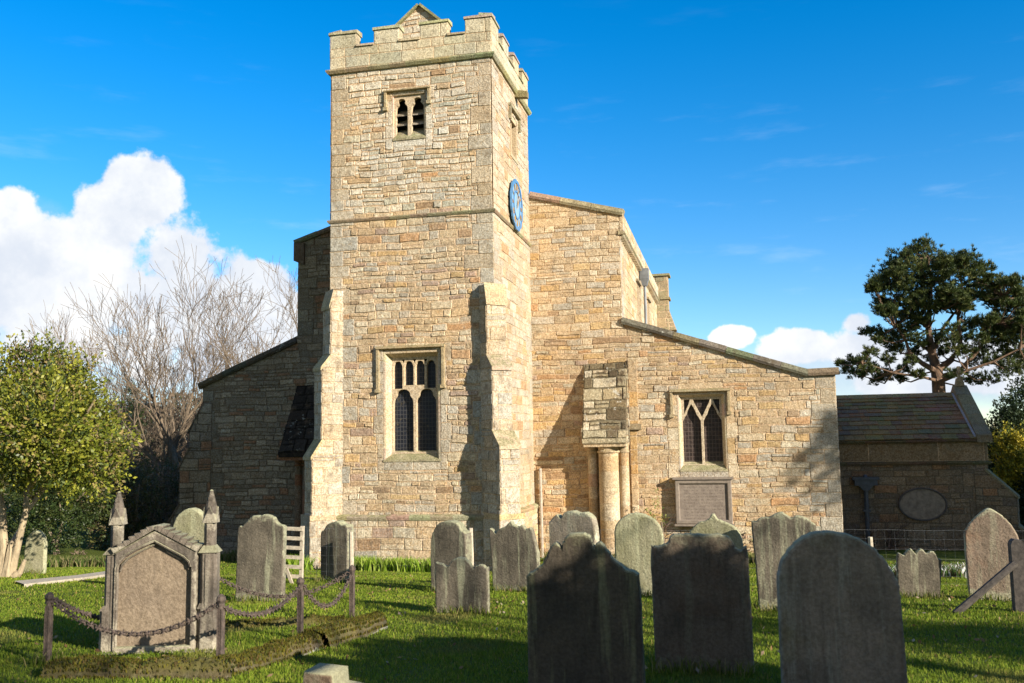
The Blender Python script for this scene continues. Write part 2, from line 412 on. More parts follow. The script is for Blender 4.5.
M_TABLET = flat_mat('brown_tablet_stone', (.215, .175, .14), .85, 0, .25, 22, .22)
def insc_mat():
    "worn inscription: rows of shallow cut marks, long past reading"
    m, t, b = new_mat('worn_inscription_stone'); ge = t.new('ShaderNodeNewGeometry'); P = ge.outputs['Position']; sp = t.new('ShaderNodeSeparateXYZ'); t.l.new(P, sp.inputs[0])
    row = t.ramp(t.math('PINGPONG', t.math('MULTIPLY', sp.outputs[2], 11.), .5), .22, .34); ch = t.ramp(t.noise(t.scale(P, (1., 1., .25)), 62., 2., .5), .50, .56)
    ed = t.ramp(t.math('ABSOLUTE', t.math('SUBTRACT', sp.outputs[0], 5.12)), .60, .56); mk = t.math('MULTIPLY', t.math('MULTIPLY', row, ch), ed)
    n = t.noise(P, 9., 6., .65); c = t.mix(t.ramp(n, .3, .7), (.17, .135, .11), (.25, .205, .165)); c = t.mix(t.math('MULTIPLY', mk, .45), c, (.09, .07, .055))
    t.l.new(c, b.inputs['Base Color']); b.inputs['Roughness'].default_value = .85; t.l.new(t.bump(t.math('SUBTRACT', n, mk), .5, .01), b.inputs['Normal']); return m
M_INSC = insc_mat()
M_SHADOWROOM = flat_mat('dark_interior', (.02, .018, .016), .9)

def glass_mat(name, base, pale, scale, tint=None):
    "leaded panes: small rectangular lattice of cames on dark glass"
    m, t, b = new_mat(name); tc = t.new('ShaderNodeTexCoord'); ge = t.new('ShaderNodeNewGeometry')
    sp = t.new('ShaderNodeSeparateXYZ'); t.l.new(ge.outputs['Position'], sp.inputs[0])
    wob = t.math('MULTIPLY', t.noise(ge.outputs['Position'], 9., 2.), .35)
    fx = t.math('PINGPONG', t.math('ADD', t.math('MULTIPLY', sp.outputs[0], scale), wob), .5)
    fz = t.math('PINGPONG', t.math('ADD', t.math('MULTIPLY', sp.outputs[2], scale*.8), wob), .5)
    line = t.math('MAXIMUM', t.ramp(fx, .40, .47), t.ramp(fz, .40, .47))
    cell = t.noise(ge.outputs['Position'], 6., 3., .7)
    c = t.mix(t.ramp(cell, .4, .7), base, tuple(x*1.9 for x in base))
    if tint:
        c = t.mix(t.math('MULTIPLY', t.ramp(t.noise(ge.outputs['Position'], 4.3, 4., .7), .6, .68), .8), c, tint)
    c = t.mix(t.math('MULTIPLY', line, .8), c, pale)
    t.l.new(c, b.inputs['Base Color']); b.inputs['Roughness'].default_value = .35; b.inputs['Specular IOR Level'].default_value = .25
    t.l.new(t.bump(t.math('ADD', line, t.math('MULTIPLY', cell, 2.)), .5, .01), b.inputs['Normal'])
    return m
M_GLASS = glass_mat('dark_leaded_glass', (.012, .014, .02), (.07, .07, .07), 11., (.10, .08, .04))
M_GLASS2 = glass_mat('brown_screened_glass', (.030, .022, .020), (.12, .09, .075), 10.)

def headstone_mat(name, base, dark, lichen, lc, streak, warm=None, moss=.75, mcol=(.33, .33, .20)):
    """weathered gravestone: streaks run down from the top edge, pale lichen near top and foot (object space)"""
    m, t, b = new_mat(name); tc = t.new('ShaderNodeTexCoord'); P = tc.outputs['Object']; ge = t.new('ShaderNodeNewGeometry')
    info = t.new('ShaderNodeObjectInfo'); off = t.new('ShaderNodeVectorMath', operation='ADD'); t.l.new(P, off.inputs[0])
    cx = t.new('ShaderNodeCombineXYZ'); t.l.new(t.math('MULTIPLY', info.outputs['Random'], 37.), cx.inputs[0]); t.l.new(cx.outputs[0], off.inputs[1]); Q = off.outputs[0]
    n1 = t.noise(Q, 2.6, 7., .6); n2 = t.noise(Q, 38., 5., .7); st = t.noise(t.scale(Q, (9., 9., .7)), 1., 5., .65); st2 = t.noise(t.scale(Q, (16., 16., 1.6)), 1., 4., .6)
    c = t.mix(t.ramp(n1, .35, .68), base, dark)
    c = t.mix(t.math('MULTIPLY', t.ramp(st, .50, .66), streak), c, lc)
    c = t.mix(t.math('MULTIPLY', t.ramp(st2, .5, .7), .4), c, tuple(x*.4 for x in dark))
    if warm: c = t.mix(t.math('MULTIPLY', t.ramp(t.noise(Q, 1.7, 5., .6), .48, .7), .7), c, warm)
    sg = t.new('ShaderNodeSeparateXYZ'); t.l.new(tc.outputs['Generated'], sg.inputs[0])   # top edge, flanks and foot of the stone
    ed = t.math('MAXIMUM', t.ramp(sg.outputs[2], .86, 1.02), t.ramp(sg.outputs[2], .34, .17)); ed = t.math('MAXIMUM', ed, t.ramp(t.math('ABSOLUTE', t.math('SUBTRACT', sg.outputs[0], .5)), .43, .52))
    em = t.math('MULTIPLY', t.ramp(t.math('ADD', t.math('MULTIPLY', ed, .30), t.noise(Q, 11., 7., .72)), .62, .80), lichen)
    c = t.mix(em, c, lc)
    sl_ = t.math('MULTIPLY', t.ramp(t.noise(Q, 24., 5., .7), .66, .72), lichen*.7); c = t.mix(sl_, c, tuple(min(1, x*1.5) for x in lc))
    sp = t.new('ShaderNodeSeparateXYZ'); t.l.new(ge.outputs['Normal'], sp.inputs[0])
    c = t.mix(t.math('MULTIPLY', t.ramp(sp.outputs[2], .2, .7), moss), c, mcol)
    c = t.mix(t.ramp(n2, .3, .7), t.mix(1., c, (.72, .7, .68), 'MULTIPLY'), t.mix(1., c, (1.15, 1.15, 1.15), 'MULTIPLY'))
    t.l.new(c, b.inputs['Base Color']); b.inputs['Roughness'].default_value = .88; b.inputs['Specular IOR Level'].default_value = .2
    bh = t.math('ADD', t.noise(Q, 9., 7., .7), t.math('MULTIPLY', n2, .4))
    t.l.new(t.bump(bh, .6, .04), b.inputs['Normal'])
    return m
LG = (.30, .31, .20)
H_DARK = headstone_mat('dark_headstone', (.095, .076, .054), (.052, .045, .035), .28, (.22, .22, .12), .55)
H_DARK2 = headstone_mat('brown_headstone', (.165, .13, .094), (.10, .08, .058), .45, (.24, .23, .15), .3, (.15, .09, .055))
H_ARCH = headstone_mat('grey_speckled_headstone', (.27, .215, .16), (.15, .122, .092), .3, (.33, .31, .24), .6, (.15, .12, .04))
H_MID = headstone_mat('weathered_headstone', (.175, .15, .112), (.095, .082, .062), .6, (.36, .36, .24), .7)
H_GREEN = headstone_mat('pale_green_headstone', (.33, .31, .20), (.24, .23, .13), .9, (.44, .44, .28), .5)
H_PALE = headstone_mat('pale_headstone', (.34, .29, .22), (.24, .20, .14), .8, (.48, .48, .34), .4)
H_RED = headstone_mat('pinkish_headstone', (.30, .225, .165), (.19, .145, .105), .9, (.42, .41, .28), .4, (.30, .155, .09))
H_MON = headstone_mat('monument_stone', (.17, .142, .112), (.08, .068, .055), .7, (.40, .36, .27), .35)
H_PANEL = headstone_mat('monument_panel_stone', (.25, .195, .135), (.20, .155, .11), .0, (.28, .225, .165), .2, None, .0)
M_KERB = headstone_mat('mossy_kerb_stone', (.13, .10, .06), (.05, .045, .02), .55, (.5, .49, .42), .1, (.10, .085, .015), .75, (.105, .095, .018))

def leaf_mat(name, rough=.5, trans=.25, spec=.3):
    m, t, b = new_mat(name); at = t.new('ShaderNodeAttribute', attribute_name='Col')
    t.l.new(at.outputs['Color'], b.inputs['Base Color']); b.inputs['Roughness'].default_value = rough; b.inputs['Specular IOR Level'].default_value = spec
    tr = t.new('ShaderNodeBsdfTranslucent'); t.l.new(at.outputs['Color'], tr.inputs[0]); mx = t.new('ShaderNodeMixShader'); mx.inputs[0].default_value = trans
    t.l.new(b.outputs[0], mx.inputs[1]); t.l.new(tr.outputs[0], mx.inputs[2]); t.l.new(mx.outputs[0], t.n['Material Output'].inputs[0])
    return m
M_LEAF = leaf_mat('leaves', .42); M_NEEDLE = leaf_mat('needles', .6, .15); M_GRASS = leaf_mat('grass_blades', .85, .35, .08)
def bark_mat(name, a, b_):
    m, t, b = new_mat(name); ge = t.new('ShaderNodeNewGeometry'); P = ge.outputs['Position']
    n = t.noise(t.scale(P, (6., 6., 2.)), 2., 6., .65)
    t.l.new(t.mix(t.ramp(n, .35, .65), a, b_), b.inputs['Base Color']); b.inputs['Roughness'].default_value = .9
    t.l.new(t.bump(n, .7, .04), b.inputs['Normal']); return m
M_BARK = bark_mat('grey_brown_bark', (.24, .19, .13), (.13, .10, .07))
M_BARKL = bark_mat('pale_bark', (.42, .33, .21), (.27, .21, .13))
M_BARKP = bark_mat('pine_bark', (.20, .12, .07), (.10, .065, .045))
M_TWIG = bark_mat('brown_twigs', (.12, .08, .055), (.07, .047, .035))
M_TWIGB = bark_mat('buff_twigs', (.175, .13, .085), (.10, .075, .05))

def ground_mat():
    m, t, b = new_mat('turf_soil'); ge = t.new('ShaderNodeNewGeometry'); P = ge.outputs['Position']
    n1 = t.noise(P, .5, 6., .6); n2 = t.noise(P, 9., 6., .7)
    c = t.mix(t.ramp(n2, .35, .65), (.055, .080, .012), (.10, .125, .022))
    c = t.mix(t.math('MULTIPLY', t.ramp(n1, .5, .7), .6), c, (.09, .10, .025))
    t.l.new(c, b.inputs['Base Color']); b.inputs['Roughness'].default_value = .95; b.inputs['Specular IOR Level'].default_value = .1
    t.l.new(t.bump(n2, .8, .05), b.inputs['Normal']); return m
M_GROUND = ground_mat()
M_PATH = flat_mat('pale_path_gravel', (.42, .36, .27), .95, 0, .6, 30, .2)

# ------------------------------------------------------------------ ground
def _vn(x, y, s, seed):
    "cheap smooth noise"
    v = 0
    for i, (a, b_, p) in enumerate(((1, .3, .5), (-.5, .9, 2.1), (.7, -1.1, 4.4), (1.7, .9, 1.3), (-1.3, 1.6, 5.))):
        v = v+np.sin(x*a*s+y*b_*s+p+seed*1.7)/(1+.5*i)
    return v/3.
GY = np.array([-300, -40, -24, -17, -11, -8, -4, -1, 4.7, 20, 60, 400.]); GZ = np.array([1.9, 1.9, 1.86, 1.66, 1.37, 1.12, .68, .33, .04, -.1, -.3, -.3])
def gz(x, y):
    x = np.asarray(x, float); y = np.asarray(y, float)
    return np.interp(y, GY, GZ)+.035*_vn(x, y, 1.1, 0)+.012*_vn(x, y, 4.3, 3)
def ground_hit(px, py):
    r = ray(px, py); t = 3.
    while t < 200:
        P = CAM+r*t
        if P[2] <= gz(P[0], P[1]): break
        t += .02
    return Vector((P[0], P[1], float(gz(P[0], P[1]))))
xs = np.unique(np.r_[np.linspace(-900, -30, 24), np.arange(-30, 30.01, .4), np.linspace(30, 900, 24)])
ys = np.unique(np.r_[np.linspace(-300, -27, 12), np.arange(-27, 12.01, .3), np.linspace(12, 1500, 40)])
Xg, Yg = np.meshgrid(xs, ys); nx, ny = len(xs), len(ys)
Vg = np.c_[Xg.ravel(), Yg.ravel(), gz(Xg, Yg).ravel()]
ii, jj = np.meshgrid(np.arange(nx-1), np.arange(ny-1)); a = (jj*nx+ii).ravel()
g = mesh_np('ground', Vg, np.c_[a, a+1, a+nx+1, a+nx], np.tile((.1, .12, .03), (len(a), 1)), M_GROUND, smooth=True); tag(g, kind='structure')
def church_mask(x, y): return ((x > -5) & (x < .3) & (y > -.25)) | ((x > -12) & (y > 4.4)) & (y < 22) & (x < 14.3)

# ------------------------------------------------------------------ the church
CH = thing('church', (0, 0, 0), 'old sandstone church with square battlemented west tower, blue clock and lean-to aisles', 'church')
TW, D0 = -4.72, 4.7            # tower: x TW..0, y 0..D0 ; the nave and aisle west walls stand at y=D0
Z_MID, Z_STR, Z_CREN, Z_MER = 9.78, 14.12, 14.8, 15.3
XP, YP, ZP = (1, 0, 0), (0, 1, 0), (0, 0, 1)

def ledge(mb, pts, z, h, out, col, closed=False):
    "moulded string course along a horizontal polyline (outward = right of travel)"
    n = len(pts)
    prof = [(-.05, 0), (out*.55, .0), (out, h*.45), (out, h*.7), (-.05, h)]
    rings = []
    for i, p in enumerate(pts):
        p = Vector((*p, 0)); ds = []
        if i > 0 or closed: ds.append((p-Vector((*pts[i-1], 0))).normalized())
        if i < n-1 or closed: ds.append((Vector((*pts[(i+1) % n], 0))-p).normalized())
        nn = [Vector((d.y, -d.x, 0)) for d in ds]; m = sum(nn, Vector()).normalized(); k = 1/max(.3, m.dot(nn[0]))
        rings.append([tuple(p+m*(o*k)+Vector((0, 0, z+zz))) for o, zz in prof])
    if closed: rings.append(rings[0])
    for a, b in zip(rings, rings[1:]):
        L = (Vector(b[0])-Vector(a[0])).length; m = max(1, int(L/.55))
        cuts = [0]+[(i+random.uniform(-.15, .15))/m for i in range(1, m)]+[1]
        for s0, s1 in zip(cuts, cuts[1:]):
            cc = tuple(x*random.uniform(.85, 1.1) for x in col); dj = random.uniform(-.008, .008)
            P = lambda q, w, s: tuple(q[j]+(w[j]-q[j])*s+(dj if j == 2 else 0) for j in range(3))
            A = [P(a[i], b[i], s0) for i in range(5)]; B = [P(a[i], b[i], s1) for i in range(5)]
            for i in range(5): mb.face([A[i], A[(i+1) % 5], B[(i+1) % 5], B[i]], cc)
            mb.face(A[::-1], cc); mb.face(B, cc)

# tower walls
def tower_pal(u, v, r):
    if v > 12.2+r.uniform(-.8, .8): return PAL_TOP
    if v > 9.9: return PAL_TOP if r.random() < .85 else PAL_TOWER
    return PAL_TOWER
bel = (-2.86, -1.9, 11.96, 13.26)             # belfry opening
ww = (-3.14, -1.53, 3.1, 6.06)                # west window opening
def dressing(o, w, z0, z1, seed, pal=PAL_ASHLAR):
    r = random.Random(seed); L = []
    for s in (0, 1):
        z = z0
        while z < z1-.02:
            h = min(r.uniform(.28, .5), z1-z); 
            if z1-z-h < .15: h = z1-z
            k = w*r.uniform(.6, 1.25); L.append((o[0]-k, o[0], z, z+h, pal) if s == 0 else (o[1], o[1]+k, z, z+h, pal)); z += h
    return L
mb = MB()
masonry(mb, (0, 0, 0), XP, (0, -1, 0), [[(TW, 1.62), (0, 1.62), (0, Z_MID), (TW, Z_MID)], [(TW+.02, Z_MID), (-.02, Z_MID), (-.02, Z_STR), (TW+.02, Z_STR)]], None, 11,
        course=(.10, .25), width=(.18, .56), relief=.024, holes=[bel, ww], quoin=(TW, 0), breaks=(Z_MID,), palfn=tower_pal,
        extra=dressing(bel, .22, 11.7, 13.4, 3, PAL_TOP)+dressing(ww, .26, 2.85, 6.25, 4)+[(-3.14, -2.3, 2.85, 3.1, PAL_ASHLAR), (-2.3, -1.53, 2.85, 3.1, PAL_ASHLAR), (-2.86, -1.9, 11.74, 11.96, PAL_TOP)])
sbel = (2.15, 3.05, 12.0, 13.25)              # belfry opening of the south side (y range)
masonry(mb, (0, 0, 0), YP, (1, 0, 0), [[(0, 1.62), (D0, 1.62), (D0, Z_MID), (0, Z_MID)], [(.02, Z_MID), (D0, Z_MID), (D0, Z_STR), (.02, Z_STR)]], None, 12,
        course=(.16, .3), width=(.3, .75), relief=.018, holes=[sbel], quoin=(0, D0), breaks=(Z_MID,), palfn=lambda u, v, r: [((.49, .44, .355), 5), ((.47, .39, .29), 4), ((.46, .34, .21), 1.4), (ORANGE, .4)], rough=.6)
masonry(mb, (TW, 0, 0), YP, (-1, 0, 0), [[(0, 1.62), (D0, 1.62), (D0, Z_STR), (0, Z_STR)]], PAL_TOWER, 13, course=(.18, .3), width=(.35, .8), quoin=(0, D0))
masonry(mb, (0, D0, 0), XP, (0, 1, 0), [[(TW, 10.5), (0, 10.5), (0, Z_STR), (TW, Z_STR)]], PAL_TOWER, 14, course=(.18, .3), width=(.35, .8))
# plinth stage
PL = .09
for O, U, N, a, b, sd in (((0, -PL, 0), XP, (0, -1, 0), TW-PL, PL, 15), ((PL, 0, 0), YP, (1, 0, 0), -PL, D0, 16), ((TW-PL, 0, 0), YP, (-1, 0, 0), -PL, D0, 17)):
    masonry(mb, O, U, N, [[(a, -.3), (b, -.3), (b, 1.56), (a, 1.56)]], PAL_TOWER, sd, course=(.24, .42), width=(.4, .95), relief=.018, quoin=(a, b if sd == 15 else None), rough=.8)
mb.build('tower_wall', M_WALL, CH)
mb = MB(); random.seed(5)
ledge(mb, [(TW-PL, D0), (TW-PL, -PL), (PL, -PL), (PL, D0)], 1.54, .15, .05, (.42, .36, .24))
mb.build('plinth_course', M_TOP, CH)
mb = MB(); ledge(mb, [(TW, D0), (TW, 0), (0, 0), (0, D0-.02)], Z_MID-.06, .12, .07, (.30, .26, .17)); mb.build('string_course', M_TOP, CH)
mb = MB(); ledge(mb, [(TW, D0), (TW, 0), (0, 0), (0, D0)], Z_STR-.06, .16, .12, (.36, .34, .22), closed=True); mb.build('string_course', M_TOP, CH)

# parapet: large blocks with merlons
def parapet():
    mb = MB(); T = .32; rnd = random.Random(9)
    sides = [((0, -.02, 0), XP, (0, -1, 0), TW-.02, .02), ((.02, 0, 0), YP, (1, 0, 0), -.02, D0+.02), ((0, D0+.02, 0), XP, (0, 1, 0), TW-.02, .02), ((TW-.02, 0, 0), YP, (-1, 0, 0), -.02, D0+.02)]
    for si, (O, U, N, a, b) in enumerate(sides):
        if si == 0: mer = [(TW-.02, -3.94), (-3.41, -2.66), (-2.04, -1.23), (-.73, .02)]
        else:
            L = b-a; mer = [(a, a+.8), (a+1.32, a+2.02), (b-2.04, b-1.34), (b-.8, b)]
        pcs = [[(a, Z_STR+.08), (b, Z_STR+.08), (b, Z_CREN), (a, Z_CREN)]]+[[(p, Z_CREN), (q, Z_CREN), (q, Z_MER-.08), (p, Z_MER-.08)] for p, q in mer]
        masonry(mb, O, U, N, pcs, [((.52, .49, .38), 4), ((.48, .46, .35), 4), ((.54, .49, .37), 2)], 60+si, course=(.33, .36), width=(.55, 1.1), relief=.015, joint=.012, rough=.5, breaks=(Z_STR+.42, Z_CREN))
        inn = [(p+T if abs(p-a) < 1e-6 else p, q-T if abs(q-b) < 1e-6 else q) for p, q in mer]
        Oi = tuple(O[k]-N[k]*T for k in range(3))
        masonry(mb, Oi, U, tuple(-x for x in N), [[(a+T, Z_STR), (b-T, Z_STR), (b-T, Z_CREN), (a+T, Z_CREN)]]+[[(p, Z_CREN), (q, Z_CREN), (q, Z_MER-.08), (p, Z_MER-.08)] for p, q in inn], PAL_TOP, 70+si, course=(.33, .36), width=(.55, 1.1), relief=.012, breaks=(Z_CREN,))
        def cap(p, q, z, h, ov, tilt=.05):
            c = tuple(x*rnd.uniform(.85, 1.1) for x in (.42, .40, .28)); P = []
            for zz, o in ((z, ov), (z+h, ov*.6)):
                for u, w in ((p-ov*.7, o), (q+ov*.7, o), (q+ov*.7, -T-o), (p-ov*.7, -T-o)):
                    P.append(tuple(O[k]+U[k]*u+N[k]*w+(zz+(tilt if (zz > z and w < 0) else 0)+rnd.uniform(-.008, .008) if k == 2 else 0) for k in range(3)))
            mb.hexa(P, c)
        for p, q in mer:
            cap(p, q, Z_MER-.085, .085, .045)
            for e in (p, q):    # cheeks of the crenel
                if min(abs(e-a), abs(e-b)) > 1e-6:
                    mb.face([tuple(O[k]+U[k]*e+N[k]*w+(z if k == 2 else 0) for k in range(3)) for w, z in ((0, Z_CREN), (0, Z_MER-.08), (-T, Z_MER-.08), (-T, Z_CREN))], (.42, .38, .28))
        for (p, q), (r_, s_) in zip(mer, mer[1:]): cap(q+.03, r_-.03, Z_CREN-.004, .07, .05)
    mb.build('parapet', M_TOP, CH)
parapet()
mb = MB(); mb.box(TW+.3, -.3, .3, D0-.3, Z_STR-.1, Z_STR, (.2, .2, .2)); mb.build('tower_roof_deck', M_LEAD, CH)
# little gabled stone housing that rises behind the west parapet
gx0, gx1, gxa = onY(399, 24, 1.2)[0], onY(439, 18, 1.2)[0], onY(419.5, 5, 1.2)[0]
gze = onY(399, 26, 1.2)[2]; gza = onY(421, 6, 1.2)[2]
mb = MB()
masonry(mb, (0, 1.2, 0), XP, (0, -1, 0), [[(gx0, Z_STR), (gx1, Z_STR), (gx1, gze), (gxa, gza), (gx0, gze)]], PAL_TOP, 80, course=(.14, .24), width=(.25, .5), relief=.02)
mb.prism([(gx0, Z_STR), (gx1, Z_STR), (gx1, gze-.02), (gxa, gza-.02), (gx0, gze-.02)], 'y', 1.22, 3.2, (.38, .34, .25))
for a, b in (((gx0-.08, gze-.07), (gxa, gza)), ((gxa, gza), (gx1+.08, gze-.07))):
    n = Vector((-(b[1]-a[1]), b[0]-a[0])).normalized()*.07
    mb.prism([a, b, (b[0]+n[0], b[1]+n[1]+.0), (a[0]+n[0], a[1]+n[1])], 'y', 1.1, 3.3, (.30, .30, .16))
mb.build('roof_housing', M_TOP, CH)
# water spout on the south side
mb = MB(); zy = 2.93; mb.hexa([(-.05, zy-.11, 13.98), (.40, zy-.09, 13.93), (.40, zy+.09, 13.93), (-.05, zy+.11, 13.98), (-.05, zy-.12, 14.2), (.40, zy-.10, 14.12), (.40, zy+.10, 14.12), (-.05, zy+.12, 14.2)], (.22, .20, .11))
mb.build('water_spout', M_TOP, CH)

# ---- windows
def lancet(x0, x1, z0, zs, zt, cusp=.0, ogee=0., n=22):
    "outline of one light: straight jambs z0..zs, pointed head up to zt, optional cusps"
    cx, hw, H = (x0+x1)/2, (x1-x0)/2, zt-zs; L = [(x0, z0), (x1, z0), (x1, zs)]
    for i in range(1, n):
        s = i/n*2; side = 1 if s < 1 else -1; t = s if s < 1 else 2-s     # t 0 at spring .. 1 at apex
        w = math.cos(t*math.pi/2)**.85; h = math.sin(t*math.pi/2)**(1.0)
        if ogee: h = h*(1-ogee)+ogee*t**1.6*1.0; w = w*(1-ogee)+ogee*((1-t)**1.5)
        k = 1-cusp*math.exp(-((t-.42)/.11)**2)
        L.append((cx+side*hw*w*k, zs+H*h*(1-.25*cusp*math.exp(-((t-.42)/.11)**2))))
    L.append((x0, zs)); return L
def spandrel(x0, x1, z1, xm, zb):
    return [(x0, z1), ((x0+xm)/2+.0, (z1+zb)/2+.045), (xm, zb), ((x1+xm)/2, (z1+zb)/2+.045), (x1, z1)]
def window(o, y, lights, plane='W', splay=.13, deep=.2, glass=M_GLASS, hood=None, sill=True, name='window', extra=()):
    """o = opening rect (x0,x1,z0,z1) in a wall at y facing -Y. The frame mesh is the part; glass, hood and sill are sub-parts."""
    x0, x1, z0, z1 = o; col = (.48, .405, .30)
    me = slab2d([(x0+splay-.02, z0+.05), (x1-splay+.02, z0+.05), (x1-splay+.02, z1-splay+.02), (x0+splay-.02, z1-splay+.02)], lights, .12, .008)
    def xf(v): return (v[0], v[1]+y+deep, v[2])
    vs = [xf(v.co) for v in me.vertices]; fs = [tuple(p.vertices) for p in me.polygons]
    mb = MB(); mb.v = vs; mb.f = fs; mb.c = [col]*len(fs)
    a, d = splay, deep   # splayed reveal in short dressed pieces
    def quad(p, c): mb.face(p, c)
    rnd = random.Random(int(x0*100)); zc = z0
    for sx, xo, xi in ((0, x0, x0+a), (1, x1, x1-a)):
        zc = z0
        while zc < z1-1e-4:
            h = min(rnd.uniform(.3, .55), z1-zc); c = tuple(q*rnd.uniform(.9, 1.08) for q in col)
            zt0 = zc; zt1 = zc+h; zi = min(zt1, z1-a) if zt1 >= z1-1e-6 else zt1
            xm = (xo*2+xi)/3
            quad([(xo, y-.012, zt0), (xm, y-.006, zt0), (xm, y-.006, zt1), (xo, y-.012, zt1)], c)
            quad([(xm, y-.006, zt0), (xm, y+.035, zt0), (xm, y+.035, zt1), (xm, y-.006, zt1)], c)
            quad([(xm, y+.035, zt0), (xi, y+d+.02, zt0), (xi, y+d+.02, zi), (xm, y+.035, min(zt1, z1-a/3))], c)
            zc += h
    quad([(x0, y-.012, z1), (x1, y-.012, z1), (x1-a/3, y-.006, z1-a/3), (x0+a/3, y-.006, z1-a/3)], col)
    quad([(x0+a/3, y+.035, z1-a/3), (x1-a/3, y+.035, z1-a/3), (x1-a, y+d+.02, z1-a), (x0+a, y+d+.02, z1-a)], col)
    quad([(x0+a/3, y-.006, z1-a/3), (x1-a/3, y-.006, z1-a/3), (x1-a/3, y+.035, z1-a/3), (x0+a/3, y+.035, z1-a/3)], col)
    for e in extra: mb.prism(*e)
    w = mb.build(name, M_DRESS, CH)
    if glass:
        g = MB(); g.box(x0+.02, x1-.02, y+d+.125, y+d+.15, z0, z1, (.02, .02, .02)); g.build('glass', glass, w)
    if hood:
        hx0, hx1, hz0l, hz0r, hz1, out, th = hood; h = MB(); c = (.36, .30, .19)
        P = [(y-out, hz1-th*.75), (y-out*.95, hz1-th*.3), (y+.01, hz1+.02), (y+.01, hz1-th), (y-out*.35, hz1-th)]
        h.prism(P, 'x', hx0-.04, hx1+.04, c)
        for xa, xb, zb in ((hx0-.035, hx0-.035+th, hz0l), (hx1+.035-th, hx1+.035, hz0r)):
            h.prism([(xa, y+.01), (xa+.01, y-out*.8), (xb-.01, y-out*.8), (xb, y+.01)], 'z', zb, hz1-th*.7, c)
            h.box(xa-.02, xb+.02, y-out, y+.01, zb-.06, zb+.03, c)
        h.build('hood_mould', M_TOP, w)
    if sill:
        s = MB(); s.hexa([(x0, y-.03, z0-.02), (x1, y-.03, z0-.02), (x1, y+d+.14, z0-.02), (x0, y+d+.14, z0-.02), (x0, y-.03, z0+.03), (x1, y-.03, z0+.03), (x1, y+d+.14, z0+.28), (x0, y+d+.14, z0+.28)], (.36, .33, .22))
        s.build('sill', M_TOP, w)
    return w
# west window of the tower: two cusped lights, four small ones above
x0, x1, z0, z1 = ww; a = .17
L = []
inner = (x0+a, x1-a); mid = sum(inner)/2+.01
big = [(inner[0]+.03, mid-.045), (mid+.045, inner[1]-.02)]
for p, q in big: L.append(lancet(p, q, z0+.24, 4.60, 5.03, .16))
for i in range(4):
    w_ = (inner[1]-inner[0])/4; p = inner[0]+i*w_
    L.append(lancet(p+.045, p+w_-.04, (4.98 if i in (0, 3) else 4.98), 5.62, 5.8, .12) if 0 else
             [(p+.03, 5.05 if i in (0, 3) else 5.14), (p+w_-.03, 5.05 if i in (0, 3) else 5.14)]+lancet(p+.03, p+w_-.03, 5.2, 5.62, 5.8, .1)[2:])
for i in range(5):
    w_ = (inner[1]-inner[0])/4; p = inner[0]+i*w_
    if 0 < i < 4: L.append([(p-.045, 5.845), (p+.045, 5.845), (p, 5.74)])
window(ww, 0, L, splay=a, deep=.22, glass=M_GLASS, hood=(-3.3, -1.43, 5.0, 5.08, 6.2, .11, .09))
# belfry window: two ogee lights with slate louvres
def louvre_window(o, y=0):
    x0, x1, z0, z1 = o; m = (x0+x1)/2
    L = [lancet(x0+.07, m-.045, z0+.04, z1-.45, z1-.09, .34), lancet(m+.045, x1-.055, z0+.04, z1-.45, z1-.09, .34)]
    w = window(o, y, L, splay=.05, deep=.05, glass=None, hood=(-3.06, -1.78, 12.88, 12.96, 13.42, .10, .08), sill=True)
    for z in (z0+.18, z0+.44, z0+.72):
        for p, q in ((x0+.08, m-.02), (m+.02, x1-.02)):
            b = MB(); b.hexa([(p, y+.12, z), (q, y+.12, z), (q, y+.45, z+.24), (p, y+.45, z+.24), (p, y+.12, z+.035), (q, y+.12, z+.035), (q, y+.45, z+.275), (p, y+.45, z+.275)], (.30, .27, .23))
            b.build('louvre', M_ASHLAR, w)
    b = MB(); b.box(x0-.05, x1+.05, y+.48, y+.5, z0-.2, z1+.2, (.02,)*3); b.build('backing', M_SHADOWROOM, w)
louvre_window(bel)
# south belfry window (seen edge-on)
b = MB()
b.box(-.28, .0, 2.12, 2.2, 12, 13.25, (.5, .4, .27)); b.box(-.28, 0., 3.0, 3.08, 12, 13.25, (.5, .4, .27)); b.box(-.2, -.06, 2.56, 2.64, 12, 13.2, (.5, .4, .27)); b.box(-.28, 0., 2.12, 3.08, 13.1, 13.26, (.5, .4, .27)); b.box(-.28, .03, 2.1, 3.1, 11.92, 12.02, (.4, .36, .25))
w = b.build('window', M_DRESS, CH)
b = MB(); b.box(0, .10, 1.95, 3.3, 13.38, 13.48, (.3, .27, .18)); b.box(0, .09, 1.95, 2.04, 13.0, 13.4, (.3, .27, .18)); b.box(0, .09, 3.21, 3.3, 13.0, 13.4, (.3, .27, .18)); b.build('hood_mould', M_TOP, w)
b = MB(); b.box(-.32, -.29, 2.0, 3.2, 11.9, 13.3); b.build('backing', M_SHADOWROOM, w)

